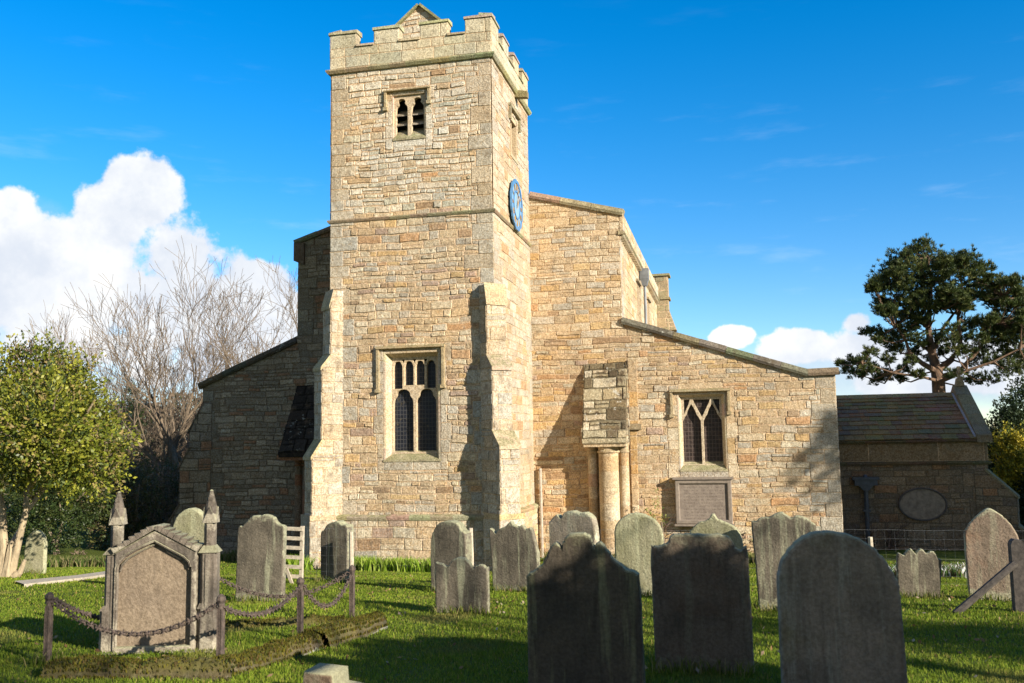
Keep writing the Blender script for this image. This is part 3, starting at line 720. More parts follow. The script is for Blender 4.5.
# ---- west walls of nave and aisles, one continuous face of masonry
zA, zB = 5.35, 7.22
NX0, NX1, AX0, AX1 = -7.97, 2.87, -11.44, 9.0
aw = (4.45, 5.86, 2.62, 4.93)
roofS = lambda x: 7.32+(x-2.84)*(5.50-7.32)/(8.2-2.84)
zap = 12.35
P1 = [(AX0, -.4), (AX1, -.4), (AX1, zA), (AX0, zA)]
P2 = [(AX0, zA), (AX1, zA), (8.45, roofS(8.45)-.02), (NX1+.3, zB), (NX0-.2, zB-.05), (AX0, 5.72)]
P2 = [(AX0, zA), (AX1, zA), (8.45, 5.4), (NX1, zB), (NX0, zB), (AX0, 5.74)]
P3 = [(NX0, zB), (NX1, zB), (NX1, 10.62), (-2.4, 12.1), (NX0, 10.4)]
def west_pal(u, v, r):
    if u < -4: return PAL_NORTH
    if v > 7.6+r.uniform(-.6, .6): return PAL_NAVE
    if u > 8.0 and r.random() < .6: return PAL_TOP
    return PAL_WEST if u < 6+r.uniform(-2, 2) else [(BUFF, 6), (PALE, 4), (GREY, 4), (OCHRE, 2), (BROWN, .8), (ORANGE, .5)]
def west_wall(name, pieces, mat, seed, q, extra=(), holes=(), course=(.11, .25), rough=1.1, breaks=()):
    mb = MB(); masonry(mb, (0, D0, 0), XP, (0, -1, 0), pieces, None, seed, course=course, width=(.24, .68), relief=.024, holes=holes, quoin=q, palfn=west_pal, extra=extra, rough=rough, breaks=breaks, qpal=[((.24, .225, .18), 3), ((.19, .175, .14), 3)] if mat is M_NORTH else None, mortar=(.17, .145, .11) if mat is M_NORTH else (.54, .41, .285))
    return mb.build(name, mat, CH)
cut = -4.0   # hidden behind the tower
west_wall('south_aisle_wall', [[(cut, -.4), (AX1, -.4), (AX1, zA), (cut, zA)], [(cut, zA), (8.3, zA), (8.25, 5.38), (NX1, zB), (cut, zB)]], M_WALL, 21, (None, AX1),
          extra=dressing(aw, .3, 2.4, 5.05, 6, [(BUFF, 4), (PALE, 4), (OCHRE, 1)])+[(4.45, 5.15, 2.42, 2.62, PAL_ASHLAR), (5.15, 5.86, 2.42, 2.62, PAL_ASHLAR), (4.5, 5.8, 5.06, 5.24, PAL_NAVE)], holes=[aw], breaks=(zA,))
west_wall('nave_west_wall', [[(cut, zB), (NX1, zB), (NX1, 10.6), (0, 11.36), (cut, 12.4)]], M_WALL, 22, (None, None), course=(.17, .26), rough=.7)
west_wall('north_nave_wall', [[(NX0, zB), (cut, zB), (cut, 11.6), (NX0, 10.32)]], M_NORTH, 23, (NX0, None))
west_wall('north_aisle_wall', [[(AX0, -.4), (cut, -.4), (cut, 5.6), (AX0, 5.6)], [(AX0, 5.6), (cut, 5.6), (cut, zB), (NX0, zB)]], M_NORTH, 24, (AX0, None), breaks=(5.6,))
# aisle window
x0, x1, z0, z1 = aw; m = (x0+x1)/2; s = .12
L = []
for p, q in ((x0+s+.01, m-.04), (m+.04, x1-s-.01)):
    L.append(lancet(p, q, z0+.2, 4.1, 4.62, .12, .55))
L.append([(x0+s+.06, z1-s-.06), (x0+s+.06, 4.32), (x0+.32, 4.62), (x0+.36, z1-s-.06)])
L.append([(m-.25, z1-s-.06), (m-.22, 4.66), (m, 4.22), (m+.22, 4.66), (m+.25, z1-s-.06)])
L.append([(x1-s-.06, z1-s-.06), (x1-s-.06, 4.32), (x1-.32, 4.62), (x1-.36, z1-s-.06)])
window(aw, D0, L, splay=s, deep=.16, glass=M_GLASS2, hood=(4.27, 5.97, 4.28, 4.33, 5.05, .12, .09))

# copings
def coping(name, pts, y0, y1, h, col, mat=M_COPING, seg=.8):
    mb = MB(); rnd = random.Random(len(pts)+int(pts[0][0]*10))
    for (xa, za), (xb, zb) in zip(pts, pts[1:]):
        L = math.hypot(xb-xa, zb-za); n = max(1, int(L/seg)); nv = Vector((-(zb-za), xb-xa)).normalized()*h
        if nv.y < 0: nv = -nv
        for i in range(n):
            a, b = i/n, (i+1)/n-.008/L*1; j = rnd.uniform(-.012, .012); c = tuple(q*rnd.uniform(.8, 1.1) for q in col)
            A = (xa+(xb-xa)*a, za+(zb-za)*a+j); B = (xa+(xb-xa)*b, za+(zb-za)*b+j)
            mb.hexa([(A[0], y0, A[1]), (B[0], y0, B[1]), (B[0], y1, B[1]), (A[0], y1, A[1]),
                     (A[0]+nv.x, y0+.03, A[1]+nv.y*.8), (B[0]+nv.x, y0+.03, B[1]+nv.y*.8), (B[0]+nv.x, y1-.03, B[1]+nv.y), (A[0]+nv.x, y1-.03, A[1]+nv.y)], c)
            # projecting moulding below
            mb.hexa([(A[0], y0+.03, A[1]-.07), (B[0], y0+.03, B[1]-.07), (B[0], y0+.2, B[1]-.07), (A[0], y0+.2, A[1]-.07), (A[0], y0+.005, A[1]-.003), (B[0], y0+.005, B[1]-.003), (B[0], y0+.2, B[1]-.003), (A[0], y0+.2, A[1]-.003)], tuple(q*.9 for q in c))
    return mb.build(name, mat, CH)
coping('south_aisle_coping', [(2.84, 7.21), (8.25, 5.4), (9.12, 5.42)], D0-.13, D0+.35, .17, (.23, .205, .155))
coping('nave_coping', [(0.02, 11.36), (2.98, 10.58)], D0-.11, D0+.4, .17, (.36, .335, .26))
coping('north_nave_coping', [(-8.08, 10.36), (TW-.02, 11.4)], D0-.11, D0+.4, .12, (.20, .17, .12), M_NORTH)
coping('north_aisle_coping', [(-11.55, 5.62), (-7.97, 7.05)], D0-.11, D0+.35, .16, (.12, .11, .09), M_BLACK)
mb = MB()   # kneeler corbel at the north corner of the nave
mb.prism([(NX0-.12, 9.75), (NX0+.25, 9.6), (NX0+.25, 10.35), (NX0-.12, 10.35)], 'y', D0-.1, D0+.3, (.15, .12, .09)); mb.build('kneeler', M_NORTH, CH)

# side walls, clerestory, roofs
mb = MB(); YE = 19.4
cw = (9.6, 10.7, 8.05, 9.2)
masonry(mb, (NX1, 0, 0), YP, (1, 0, 0), [[(D0, 6.5), (YE, 6.5), (YE, 9.95), (D0, 9.95)]], None, 31, course=(.2, .3), width=(.4, .9), relief=.015, holes=[cw, (14, 15.1, 8.05, 9.2)], quoin=(D0, None), palfn=lambda u, v, r: [(PALE, 4), (BUFF, 5), (OCHRE, 1)], rough=.5)
masonry(mb, (NX1+.1, 0, 0), YP, (1, 0, 0), [[(D0-.02, 10.05), (YE, 10.05), (YE, 10.62), (D0-.02, 10.62)]], None, 32, course=(.27, .3), width=(.6, 1.1), relief=.012, palfn=lambda u, v, r: [(PALE, 3), (BUFF, 5), (GREY, 2)], rough=.4)
mb.face([(NX1-.2, D0, 10.62), (NX1+.1, D0, 10.62), (NX1+.1, YE, 10.62), (NX1-.2, YE, 10.62)], BUFF)
mb.face([(NX1, D0-.02, 10.05), (NX1+.1, D0-.02, 10.05), (NX1+.1, D0-.02, 10.62), (NX1, D0-.02, 10.62)], BUFF)
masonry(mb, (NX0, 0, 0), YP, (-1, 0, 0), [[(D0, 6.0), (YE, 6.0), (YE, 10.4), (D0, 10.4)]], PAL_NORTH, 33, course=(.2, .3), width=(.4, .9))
masonry(mb, (0, YE, 0), XP, (0, 1, 0), [[(NX0, 0), (NX1, 0), (NX1, 10.6), (-2.5, 12.2), (NX0, 10.4)]], PAL_NAVE, 34, course=(.25, .35), width=(.5, 1.0))
nv = mb.build('clerestory_wall', M_ASHLAR, CH)
mb = MB(); random.seed(6); ledge(mb, [(NX1, D0-.05), (NX1, YE)], 9.93, .14, .16, (.36, .31, .21))
for i in range(46): mb.box(NX1+.0, NX1+.13, D0+.1+i*.315, D0+.24+i*.315, 9.82, 9.94, (.34, .29, .2))
mb.build('eaves_cornice', M_TOP, CH)
for yy in (9.6, 14.0):
    mb = MB(); mb.box(NX1-.2, NX1-.1, yy, yy+1.1, 8.05, 9.2); c = (.5, .4, .27)
    for a, b in ((yy, yy+.09), (yy+.51, yy+.59), (yy+1.01, yy+1.1)): mb.box(NX1-.14, NX1+.02, a, b, 8.05, 9.2, c)
    w = mb.build('clerestory_window', M_DRESS, CH); g = MB(); g.box(NX1-.1, NX1-.085, yy+.05, yy+1.05, 8.1, 9.15); g.build('glass', M_GLASS, w)
    h = MB(); h.box(NX1, NX1+.1, yy-.12, yy+1.22, 9.28, 9.36, (.33, .28, .19)); h.build('hood_mould', M_TOP, w)
mb = MB(); mb.box(NX1+.04, NX1+.36, 10.72, 11.08, 9.55, 9.95); mb.hexa([(NX1+.12, 10.8, 9.3), (NX1+.28, 10.8, 9.3), (NX1+.28, 11., 9.3), (NX1+.12, 11., 9.3), (NX1+.05, 10.73, 9.55), (NX1+.35, 10.73, 9.55), (NX1+.35, 11.07, 9.55), (NX1+.05, 11.07, 9.55)])
w = mb.build('rainwater_hopper', M_LEAD, CH); h = MB(); h.tube([(NX1+.2, 10.9, 9.32), (NX1+.2, 10.9, 6.5)], .055, 8); h.build('downpipe', M_LEAD, w)
# stub rising behind the clerestory (end gable shoulder)
mb = MB()
masonry(mb, (0, 19.4, 0), XP, (0, -1, 0), [[(2.5, 6), (3.42, 6), (3.42, 11.15), (2.5, 11.15)], [(3.42, 8.6), (3.75, 8.6), (3.42, 9.6)]], [((.38, .31, .2), 4), ((.34, .30, .19), 3)], 35, course=(.26, .42), width=(.35, .6), relief=.02)
mb.prism([(2.5, 6), (3.42, 6), (3.42, 8.6), (3.75, 8.6), (3.42, 9.6), (3.42, 11.15), (2.5, 11.15)], 'y', 19.42, 20.1, (.36, .30, .2))
mb.box(2.45, 3.5, 19.33, 20.15, 10.05, 10.15, (.3, .27, .17)); mb.box(2.45, 3.52, 19.3, 20.2, 11.15, 11.25, (.3, .29, .17))
mb.build('gable_shoulder', M_TOP, CH)
mb = MB()
mb.face([(NX1-.1, D0+.2, 10.55), (-2.5, D0+.2, 11.9), (-2.5, YE, 11.9), (NX1-.1, YE, 10.55)]); mb.face([(NX0+.1, D0+.2, 10.3), (-2.5, D0+.2, 11.9), (-2.5, YE, 11.9), (NX0+.1, YE, 10.3)])
mb.build('nave_roof', M_LEAD, CH)
mb = MB(); mb.face([(NX1, D0+.2, 7.2), (AX1, D0+.2, 5.35), (AX1, 17, 5.35), (NX1, 17, 7.2)]); mb.build('aisle_roof', M_LEAD, CH); mb = MB(); mb.face([(NX0, D0+.2, 7.05), (AX0, D0+.2, 5.6), (AX0, 17, 5.6), (NX0, 17, 7.05)]); mb.build('aisle_roof', M_LEAD, CH)
mb = MB()
masonry(mb, (AX1, 0, 0), YP, (1, 0, 0), [[(D0, -.4), (17, -.4), (17, 5.4), (D0, 5.4)]], PAL_WEST, 36, course=(.2, .3), width=(.4, .9), quoin=(D0, None))
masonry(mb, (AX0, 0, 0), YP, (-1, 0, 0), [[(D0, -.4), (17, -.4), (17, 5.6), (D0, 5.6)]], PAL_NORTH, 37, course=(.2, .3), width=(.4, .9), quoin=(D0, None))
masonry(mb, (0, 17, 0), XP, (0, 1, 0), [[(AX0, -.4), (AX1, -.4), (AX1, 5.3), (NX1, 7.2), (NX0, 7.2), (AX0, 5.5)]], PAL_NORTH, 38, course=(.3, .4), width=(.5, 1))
mb.build('aisle_side_wall', M_WALL, CH)

# ---- buttresses
def buttress(P, d, t, stages, ztop, seed, mat=M_ASHLAR, pal=PAL_ASHLAR, plinth=None, capcol=(.42, .37, .25)):
    """stages from the ground: (z of the drip edge, projection, rise of the weathering above it); ztop = where the last slope meets the wall."""
    mo = (.13, .115, .09) if mat is M_NORTH else (.50, .40, .285)
    d = Vector((*d, 0)).normalized(); n = Vector((d.y, -d.x, 0)); P = Vector((*P, 0)); mb = MB(); capl = []; z = -.4; pieces = []; rnd = random.Random(seed)
    for i, (zd, L, rise) in enumerate(stages):
        Ln = stages[i+1][1] if i+1 < len(stages) else .02
        pieces.append([(-.3, z), (L, z), (L, zd), (-.3, zd)]); pieces.append([(-.3, zd), (L, zd), (Ln, zd+rise), (-.3, zd+rise)])
        O = P+d*L-n*(t/2)
        masonry(mb, tuple(O), tuple(n), tuple(d), [[(0, z), (t, z), (t, zd), (0, zd)]], pal, seed+i*7+1, mortar=mo, course=(.24, .42), width=(.4, .8), relief=.022, joint=.016, rough=.8)
        # weathering slab: a sloping set of two courses with a drip nose
        a0, a1 = P+d*(L+.05), P+d*(Ln-.01); k = t/2+.035; m = max(1, round(rise/.28)); caps = MB(); capl.append(caps); c = tuple(q*rnd.uniform(.9, 1.08) for q in capcol)
        for q in range(m):
            s0, s1 = q/m, (q+1)/m; b0 = a0.lerp(a1, s0); b1 = a0.lerp(a1, s1); off = .006*(q % 2)
            cc = tuple(x*rnd.uniform(.9, 1.1) for x in capcol)
            caps.hexa([tuple(b0-n*k+ZV*(zd+rise*s0-.06)), tuple(b0+n*k+ZV*(zd+rise*s0-.06)), tuple(b1+n*k+ZV*(zd+rise*s1-.06)), tuple(b1-n*k+ZV*(zd+rise*s1-.06)),
                       tuple(b0-n*k+ZV*(zd+rise*s0+.03+off)), tuple(b0+n*k+ZV*(zd+rise*s0+.03+off)), tuple(b1+n*k+ZV*(zd+rise*s1+.035+off)), tuple(b1-n*k+ZV*(zd+rise*s1+.035+off))], cc)
        z = zd+rise
    for s in (-1, 1):
        masonry(mb, tuple(P+n*(s*t/2)), tuple(d), tuple(n*s), pieces, pal, seed+50+s, mortar=mo, course=(.24, .42), width=(.35, .8), relief=.022, joint=.016, rough=.8)
    b = mb.build('buttress', mat, CH); [cp.build('weathering', M_TOP if mat is not M_NORTH else M_NORTH, b) for cp in capl]
    if plinth:
        L = stages[0][1]; q = MB(); o = .08; k = t/2
        cs = [P-d*.1-n*(k+o), P+d*(L+o)-n*(k+o), P+d*(L+o)+n*(k+o), P-d*.1+n*(k+o)]
        for A, B, N_ in ((cs[0], cs[1], -n), (cs[1], cs[2], d), (cs[3], cs[2], n)):
            U = (B-A).normalized(); w = (B-A).length
            masonry(q, tuple(A), tuple(U), tuple(N_), [[(0, -.4), (w, -.4), (w, plinth-.05), (0, plinth-.05)]], pal, seed+90, course=(.3, .46), width=(.4, .8), relief=.014, joint=.012, rough=.5)
        ledge(q, [tuple((P-d*.05-n*(k+.03)*1)[:2]), tuple((P+d*(L+.03)-n*(k+.03))[:2]), tuple((P+d*(L+.03)+n*(k+.03))[:2]), tuple((P-d*.05+n*(k+.03))[:2])], plinth-.06, .15, .08, (.42, .37, .25))
        q.build('plinth', mat, b)
    return b
ZV = Vector((0, 0, 1))
def bz(P, L, d, py):
    d = Vector((*d, 0)).normalized(); return zat(P[0]+d.x*L, P[1]+d.y*L, py)
dr, dl = (1, -1), (-1, -1)
buttress((0, 0), dr, .60, [(bz((0, 0), .64, dr, 447), .64, .42), (bz((0, 0), .32, dr, 368), .32, .35), (bz((0, 0), .07, dr, 303), .07, .5)], 0, 101, plinth=1.66)
buttress((TW, 0), dl, .56, [(bz((TW, 0), .58, dl, 458), .58, .48), (bz((TW, 0), .32, dl, 369), .32, .38), (bz((TW, 0), .08, dl, 308), .08, .46)], 0, 102, plinth=1.62)
dn = (-1, -.25)
buttress((AX0, D0+.25), dn, .7, [(1.1, 1.05, .6), (2.9, .75, .65), (4.1, .45, .95)], 0, 103, mat=M_NORTH, pal=PAL_NORTH, capcol=(.14, .12, .09))

# ---- stubs of the lost arcades: weathered slopes over clustered shafts
def respond(x0, x1, zt, zf, p, seed, mat, pal, shaftmat, spal, lean=0.):
    r = MB(); y = D0; yf = D0-p; w = x1-x0
    sl = math.hypot(p, zt-zf); V = (0, -p/sl, -(zt-zf)/sl); N = (0, -(zt-zf)/sl, p/sl)
    masonry(r, (x0, y, zt), XP, N, [[(0, 0), (w, 0), (w, sl), (0, sl)]], pal, seed, course=(.22, .42), width=(.3, .7), relief=.04, joint=.02, V=V, rough=1.5, mortar=tuple(q*.4 for q in pal[0][0]))
    for x, n_ in ((x0, (-1, 0, 0)), (x1, (1, 0, 0))):
        masonry(r, (x, y, 0), (0, -1, 0), n_, [[(0, zf-.12), (p, zf-.12), (p, zf), (0, zt)]], pal, seed+3, course=(.16, .26), width=(.25, .5), relief=.03)
    r.box(x0, x1, yf+.01, y, zf-.14, zf-.12, pal[0][0]); r.face([(x0, yf, zf-.12), (x1, yf, zf-.12), (x1, yf, zf), (x0, yf, zf)], pal[0][0])
    b = r.build('weathered_stub', mat, CH)
    xc = (x0+x1)/2
    def shaft(x, yy, rad, name='column'):
        s = MB(); z = -.4; rnd = random.Random(int(x*50)+seed); prof = []
        while z < zf-.5:
            h = min(rnd.uniform(.34, .52), zf-.42-z); c = pick(spal, rnd, .08)
            a = [(x+rad*math.cos(k/20*6.283), yy+rad*math.sin(k/20*6.283)) for k in range(20)]
            for z0_, z1_, rr in ((z, z+.012, .985), (z+.012, z+h-.012, 1.), (z+h-.012, z+h, .985)):
                n = len(s.v); s.v += [(x+(q[0]-x)*rr, yy+(q[1]-yy)*rr, z0_) for q in a]+[(x+(q[0]-x)*rr, yy+(q[1]-yy)*rr, z1_) for q in a]
                for k in range(20): s.f.append((n+k, n+(k+1) % 20, n+20+(k+1) % 20, n+20+k)); s.c.append(c)
            z += h
        o = s.build(name, shaftmat, CH, smooth=False)
        for pl in o.data.polygons: pl.use_smooth = True
        c = MB(); base = zf-.44; levels = [(0, rad*1.0), (.03, rad*1.14), (.07, rad*1.14), (.1, rad*1.02), (.2, rad*1.06), (.27, rad*1.22), (.32, rad*1.24)]
        for (ha, ra), (hb, rb) in zip(levels, levels[1:]):
            n = len(c.v); c.v += [(x+ra*math.cos(k/20*6.283), yy+ra*math.sin(k/20*6.283), base+ha) for k in range(20)]+[(x+rb*math.cos(k/20*6.283), yy+rb*math.sin(k/20*6.283), base+hb) for k in range(20)]
            for k in range(20): c.f.append((n+k, n+(k+1) % 20, n+20+(k+1) % 20, n+20+k)); c.c.append(spal[0][0])
        c.build('capital', shaftmat, o)
    shaft(xc+.06, y-.42, .30); shaft(x1-.16, y-.26, .15); shaft(x0+.22, y-.26, .15)
    pr = MB()   # pier core behind the shafts
    for O, U, N_, a, bb in (((x0+.12, y, 0), (0, -1, 0), (-1, 0, 0), 0, .22), ((x1-.12, y, 0), (0, -1, 0), (1, 0, 0), 0, .22)):
        masonry(pr, O, U, N_, [[(a, -.4), (bb, -.4), (bb, zf-.13), (a, zf-.13)]], spal, seed+9, course=(.3, .45), width=(.4, .6), relief=.012)
    masonry(pr, (0, y-.22, 0), XP, (0, -1, 0), [[(x0+.12, -.4), (x1-.12, -.4), (x1-.12, zf-.13), (x0+.12, zf-.13)]], spal, seed+10, course=(.3, .45), width=(.4, .6), relief=.012)
    ab = zf-.13; pr.box(x0+.03, x1-.03, yf+.05, y, ab-.11, ab-.003, spal[0][0])
    pr.build('pier', shaftmat, CH)
respond(1.66, 2.98, 5.95, 3.62, .85, 201, M_CRUST, PAL_LICHEN, M_WALL, [((.47, .39, .28), 5), ((.45, .345, .22), 2), ((.50, .44, .34), 3), (PURPLE, 1)])
respond(-7.95, -6.6, 5.55, 3.35, 1.3, 202, M_BLACK, [((.035, .03, .025), 6), ((.05, .045, .04), 2)], M_NORTH, [((.27, .14, .08), 4), ((.22, .17, .12), 3)])
# flat pilaster strip right of the stub, ending on a corbel
mb = MB()
masonry(mb, (0, D0-.07, 0), XP, (0, -1, 0), [[(3.0, 4.05), (3.27, 4.05), (3.27, 6.0), (3.0, 6.0)], [(3.0, -.4), (3.22, -.4), (3.22, 3.85), (3.0, 3.85)]], [(BUFF, 3), ((.46, .31, .15), 3), (PALE, 2)], 210, course=(.3, .5), width=(.6, .8), relief=.012, rough=.4)
mb.box(3.27, 3.275, D0-.07, D0, 4.05, 6.0, BUFF); mb.box(2.98, 3.36, D0-.16, D0+.02, 3.88, 4.05, (.32, .26, .17)); mb.box(3.0, 3.27, D0-.08, D0, 6.0, 6.01, BUFF)
mb.build('pilaster_strip', M_WALL, CH)
# rainwater pipe in the angle behind the tower
mb = MB(); mb.tube([(.22, D0-.1, 2.75), (.24, D0-.1, -.1)], .045, 8); mb.build('pipe', flat_mat('stone_coloured_pipe', (.36, .31, .25), .7), CH)

# ---- wall tablet on the south aisle
tb = slab2d([(4.30, 1.08), (5.94, 1.08), (5.94, 2.37), (4.30, 2.37)], [[(4.43, 1.2), (5.81, 1.2), (5.81, 2.25), (4.43, 2.25)]], .24, .03)
mb = MB(); mb.v = [(v.co.x, v.co.y+D0-.24, v.co.z) for v in tb.vertices]; mb.f = [tuple(p.vertices) for p in tb.polygons]; mb.c = [(.2, .15, .12)]*len(mb.f)
mb.box(4.24, 6.0, D0-.28, D0, 2.375, 2.44, (.2, .17, .12)); mb.box(4.26, 5.98, D0-.26, D0, 1.02, 1.077, (.2, .17, .12))
tbo = mb.build('memorial_tablet', M_TABLET, CH)
mb = MB(); mb.box(4.42, 5.82, D0-.19, D0-.02, 1.19, 2.26, (.2, .15, .12)); mb.build('inscription_panel', M_INSC, tbo)

# ---- clock on the tower's south face
def clock():
    yc, zc, R = 2.42, 10.50, .76; X = .10
    K = lambda a, r, x: (X+x, yc+r*math.sin(a), zc+r*math.cos(a))    # a clockwise from 12 seen from outside (south)
    K = lambda a, r, x: (X+x, yc+r*math.sin(a), zc+r*math.cos(a))
    def ring(mb, r0, r1, x0, x1, n=48, scal=0.):
        for i in range(n):
            a, b = i/n*6.28318, (i+1)/n*6.28318; s0 = 1+scal*abs(math.sin(a*6)); s1 = 1+scal*abs(math.sin(b*6))
            mb.hexa([K(a, r0, x0), K(b, r0, x0), K(b, r1*s1, x0), K(a, r1*s0, x0), K(a, r0, x1), K(b, r0, x1), K(b, r1*s1, x1), K(a, r1*s0, x1)])
    m = MB(); ring(m, R*.86, R*.97, -.02, .03, scal=.05); ring(m, R*.50, R*.56, -.02, .03); ring(m, .02, R*.9, -.03, -.005)
    dial = m.build('clock_dial', M_DIALB, CH)
    m = MB(); ring(m, .02, R*.50, -.004, .006); ring(m, R*.57, R*.85, -.004, .004); m.build('dial_plate', M_DIALP, dial)
    num = MB()
    def bar(a, r0, r1, off0, off1, w, x0=.012, x1=.028):
        ca, sa = math.cos(a), math.sin(a)
        def Q(r, o, x): return (X+x, yc+r*sa+o*ca, zc+r*ca-o*sa)
        num.hexa([Q(r0, off0-w, x0), Q(r0, off0+w, x0), Q(r1, off1+w, x0), Q(r1, off1-w, x0), Q(r0, off0-w, x1), Q(r0, off0+w, x1), Q(r1, off1+w, x1), Q(r1, off1-w, x1)])
    rom = {1: 'I', 2: 'II', 3: 'III', 4: 'IIII', 5: 'V', 6: 'VI', 7: 'VII', 8: 'VIII', 9: 'IX', 10: 'X', 11: 'XI', 12: 'XII'}
    for h, s in rom.items():
        a = h*math.pi/6; wd = {'I': .034, 'V': .066, 'X': .066}; tot = sum(wd[c] for c in s); o = -tot/2
        for c in s:
            q = o+wd[c]/2
            if c == 'I': bar(a, R*.6, R*.83, q, q, .008)
            elif c == 'V': bar(a, R*.6, R*.83, q, q-.026, .008); bar(a, R*.6, R*.83, q, q+.022, .006)
            else: bar(a, R*.6, R*.83, q-.024, q+.024, .008); bar(a, R*.6, R*.83, q+.024, q-.024, .006)
            o += wd[c]
    num.build('numerals', M_GILT, dial)
    num = MB(); bar(RAD(8), -.12, R*.78, 0, 0, .014, .035, .045); num.build('minute_hand', M_GILT, dial)
    num = MB(); bar(RAD(32), -.08, R*.48, 0, 0, .02, .048, .058); num.build('hour_hand', M_GILT, dial)
clock()

# ---- porch on the south side, in the shade of a tree
PY, PX1 = 8.0, 13.72
mb = MB()
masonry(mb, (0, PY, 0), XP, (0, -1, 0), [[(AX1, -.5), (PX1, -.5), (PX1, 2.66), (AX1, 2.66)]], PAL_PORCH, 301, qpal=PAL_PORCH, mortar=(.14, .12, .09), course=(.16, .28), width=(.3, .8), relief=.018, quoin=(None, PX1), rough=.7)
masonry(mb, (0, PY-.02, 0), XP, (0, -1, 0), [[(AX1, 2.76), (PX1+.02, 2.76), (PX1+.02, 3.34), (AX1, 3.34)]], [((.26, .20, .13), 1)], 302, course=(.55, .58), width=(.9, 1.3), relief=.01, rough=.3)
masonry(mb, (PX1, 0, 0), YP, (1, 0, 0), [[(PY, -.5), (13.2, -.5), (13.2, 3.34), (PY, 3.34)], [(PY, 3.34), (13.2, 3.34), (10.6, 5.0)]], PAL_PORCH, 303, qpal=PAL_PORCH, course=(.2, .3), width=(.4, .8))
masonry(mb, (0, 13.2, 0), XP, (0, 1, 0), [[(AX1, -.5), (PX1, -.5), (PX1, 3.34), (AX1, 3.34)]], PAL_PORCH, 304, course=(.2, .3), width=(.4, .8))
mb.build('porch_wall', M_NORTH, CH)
mb = MB(); random.seed(8); ledge(mb, [(AX1, PY), (PX1, PY), (PX1, 13.2)], 2.64, .13, .09, (.13, .115, .08)); mb.build('porch_cornice', M_NORTH, CH); mb = MB(); ledge(mb, [(AX1, PY-.02), (PX1, PY-.02)], 3.33, .12, .14, (.15, .13, .09)); mb.build('porch_eaves', M_NORTH, CH)
mb = MB(); rnd = random.Random(44); RY, RZ = 10.6, 4.92; sl = math.hypot(RY-PY+.1, RZ-3.42)
for side in (1, -1):
    d = Vector((0, (RY-PY+.1)*side, RZ-3.42)).normalized(); nrm = Vector((0, -d.z*side, abs(d.y))); base = Vector((0, PY-.12 if side == 1 else 13.32, 3.44)); s = 0; row = 0
    while s < sl-.05:
        h = .34-.11*s/sl; x = AX1+.25-rnd.uniform(0, .3)
        while x < 13.42:
            w = rnd.uniform(.25, .55); xa, xb = max(x, AX1+.0), min(x+w-.012, 13.44)
            if xb > xa+.04:
                c = tuple(q*rnd.uniform(.75, 1.2) for q in ((.26, .19, .105) if rnd.random() < .8 else (.20, .155, .105))); j = rnd.uniform(-.006, .012)
                p0 = base+d*(s-.03+rnd.uniform(-.01, .01))+nrm*(.045+j); p1 = base+d*min(s+h+.04, sl)+nrm*(.008)
                P = [Vector((xa, p0.y, p0.z)), Vector((xb, p0.y, p0.z)), Vector((xb, p1.y, p1.z)), Vector((xa, p1.y, p1.z))]
                mb.hexa([tuple(q-nrm*.03) for q in P]+[tuple(q) for q in P], c)
            x += w
        s += h; row += 1
mb.build('porch_roof', M_SLATE, CH)
mb = MB()
for i in range(9): mb.prism([(RY-.17, RZ-.03), (RY, RZ+.1), (RY+.17, RZ-.03), (RY, RZ-.08)], 'x', AX1+.02+i*.49, AX1+.5+i*.49, tuple(q*random.uniform(.85, 1.1) for q in (.30, .26, .15)))
mb.build('ridge', M_SLATE, CH)
mb = MB()
for side in (1, -1):
    a = Vector((0, PY-.2 if side == 1 else 13.4, 3.42)); b = Vector((0, RY, RZ+.2)); m = 5
    for i in range(m):
        p, q = a.lerp(b, i/m), a.lerp(b, (i+1)/m-.006); c = tuple(x*random.uniform(.85, 1.1) for x in (.25, .22, .15))
        mb.hexa([(13.42, p.y, p.z-.1), (13.86, p.y, p.z-.1), (13.86, q.y, q.z-.1), (13.42, q.y, q.z-.1), (13.42, p.y, p.z+.14), (13.86, p.y, p.z+.14), (13.86, q.y, q.z+.14), (13.42, q.y, q.z+.14)], c)
mb.build('gable_coping', M_SLATE, CH)
mb = MB(); zf = RZ+.3
mb.prism([(13.5, zf), (13.78, zf), (13.72, zf+.28), (13.56, zf+.28)], 'y', RY-.14, RY+.14, (.3, .25, .16)); mb.box(13.6, 13.69, RY-.05, RY+.05, zf+.27, zf+.68, (.32, .27, .18)); mb.box(13.6, 13.69, RY-.17, RY+.17, zf+.44, zf+.53, (.32, .27, .18))
mb.build('finial_cross', M_ASHLAR, CH)
buttress((PX1-.05, PY+.1), (1, -.35), .5, [(.55, 1.05, .25), (1.65, .82, .85)], 0, 310, mat=M_NORTH, pal=PAL_PORCH, capcol=(.24, .21, .14))
# lead flashing strip beside the coping, oval plaque, hopper and pipe
mb = MB(); mb.hexa([(13.36, PY-.1, 3.50), (13.42, PY-.1, 3.50), (13.42, RY, RZ+.06), (13.36, RY, RZ+.06), (13.36, PY-.1, 3.53), (13.42, PY-.1, 3.53), (13.42, RY, RZ+.09), (13.36, RY, RZ+.09)]); mb.build('flashing', flat_mat('pale_lead', (.35, .38, .42), .5, .2), CH)
ov = [(11.75+.72*math.cos(k/40*6.283), 1.42+.52*math.sin(k/40*6.283)) for k in range(40)]; ov2 = [(11.75+(x-11.75)*.93, 1.42+(z-1.42)*.91) for x, z in ov]
me = slab2d(ov, [ov2], .12, .02); mb = MB(); mb.v = [(v.co.x, v.co.y+PY-.1, v.co.z) for v in me.vertices]; mb.f = [tuple(p.vertices) for p in me.polygons]; mb.c = [(.1, .1, .1)]*len(mb.f)
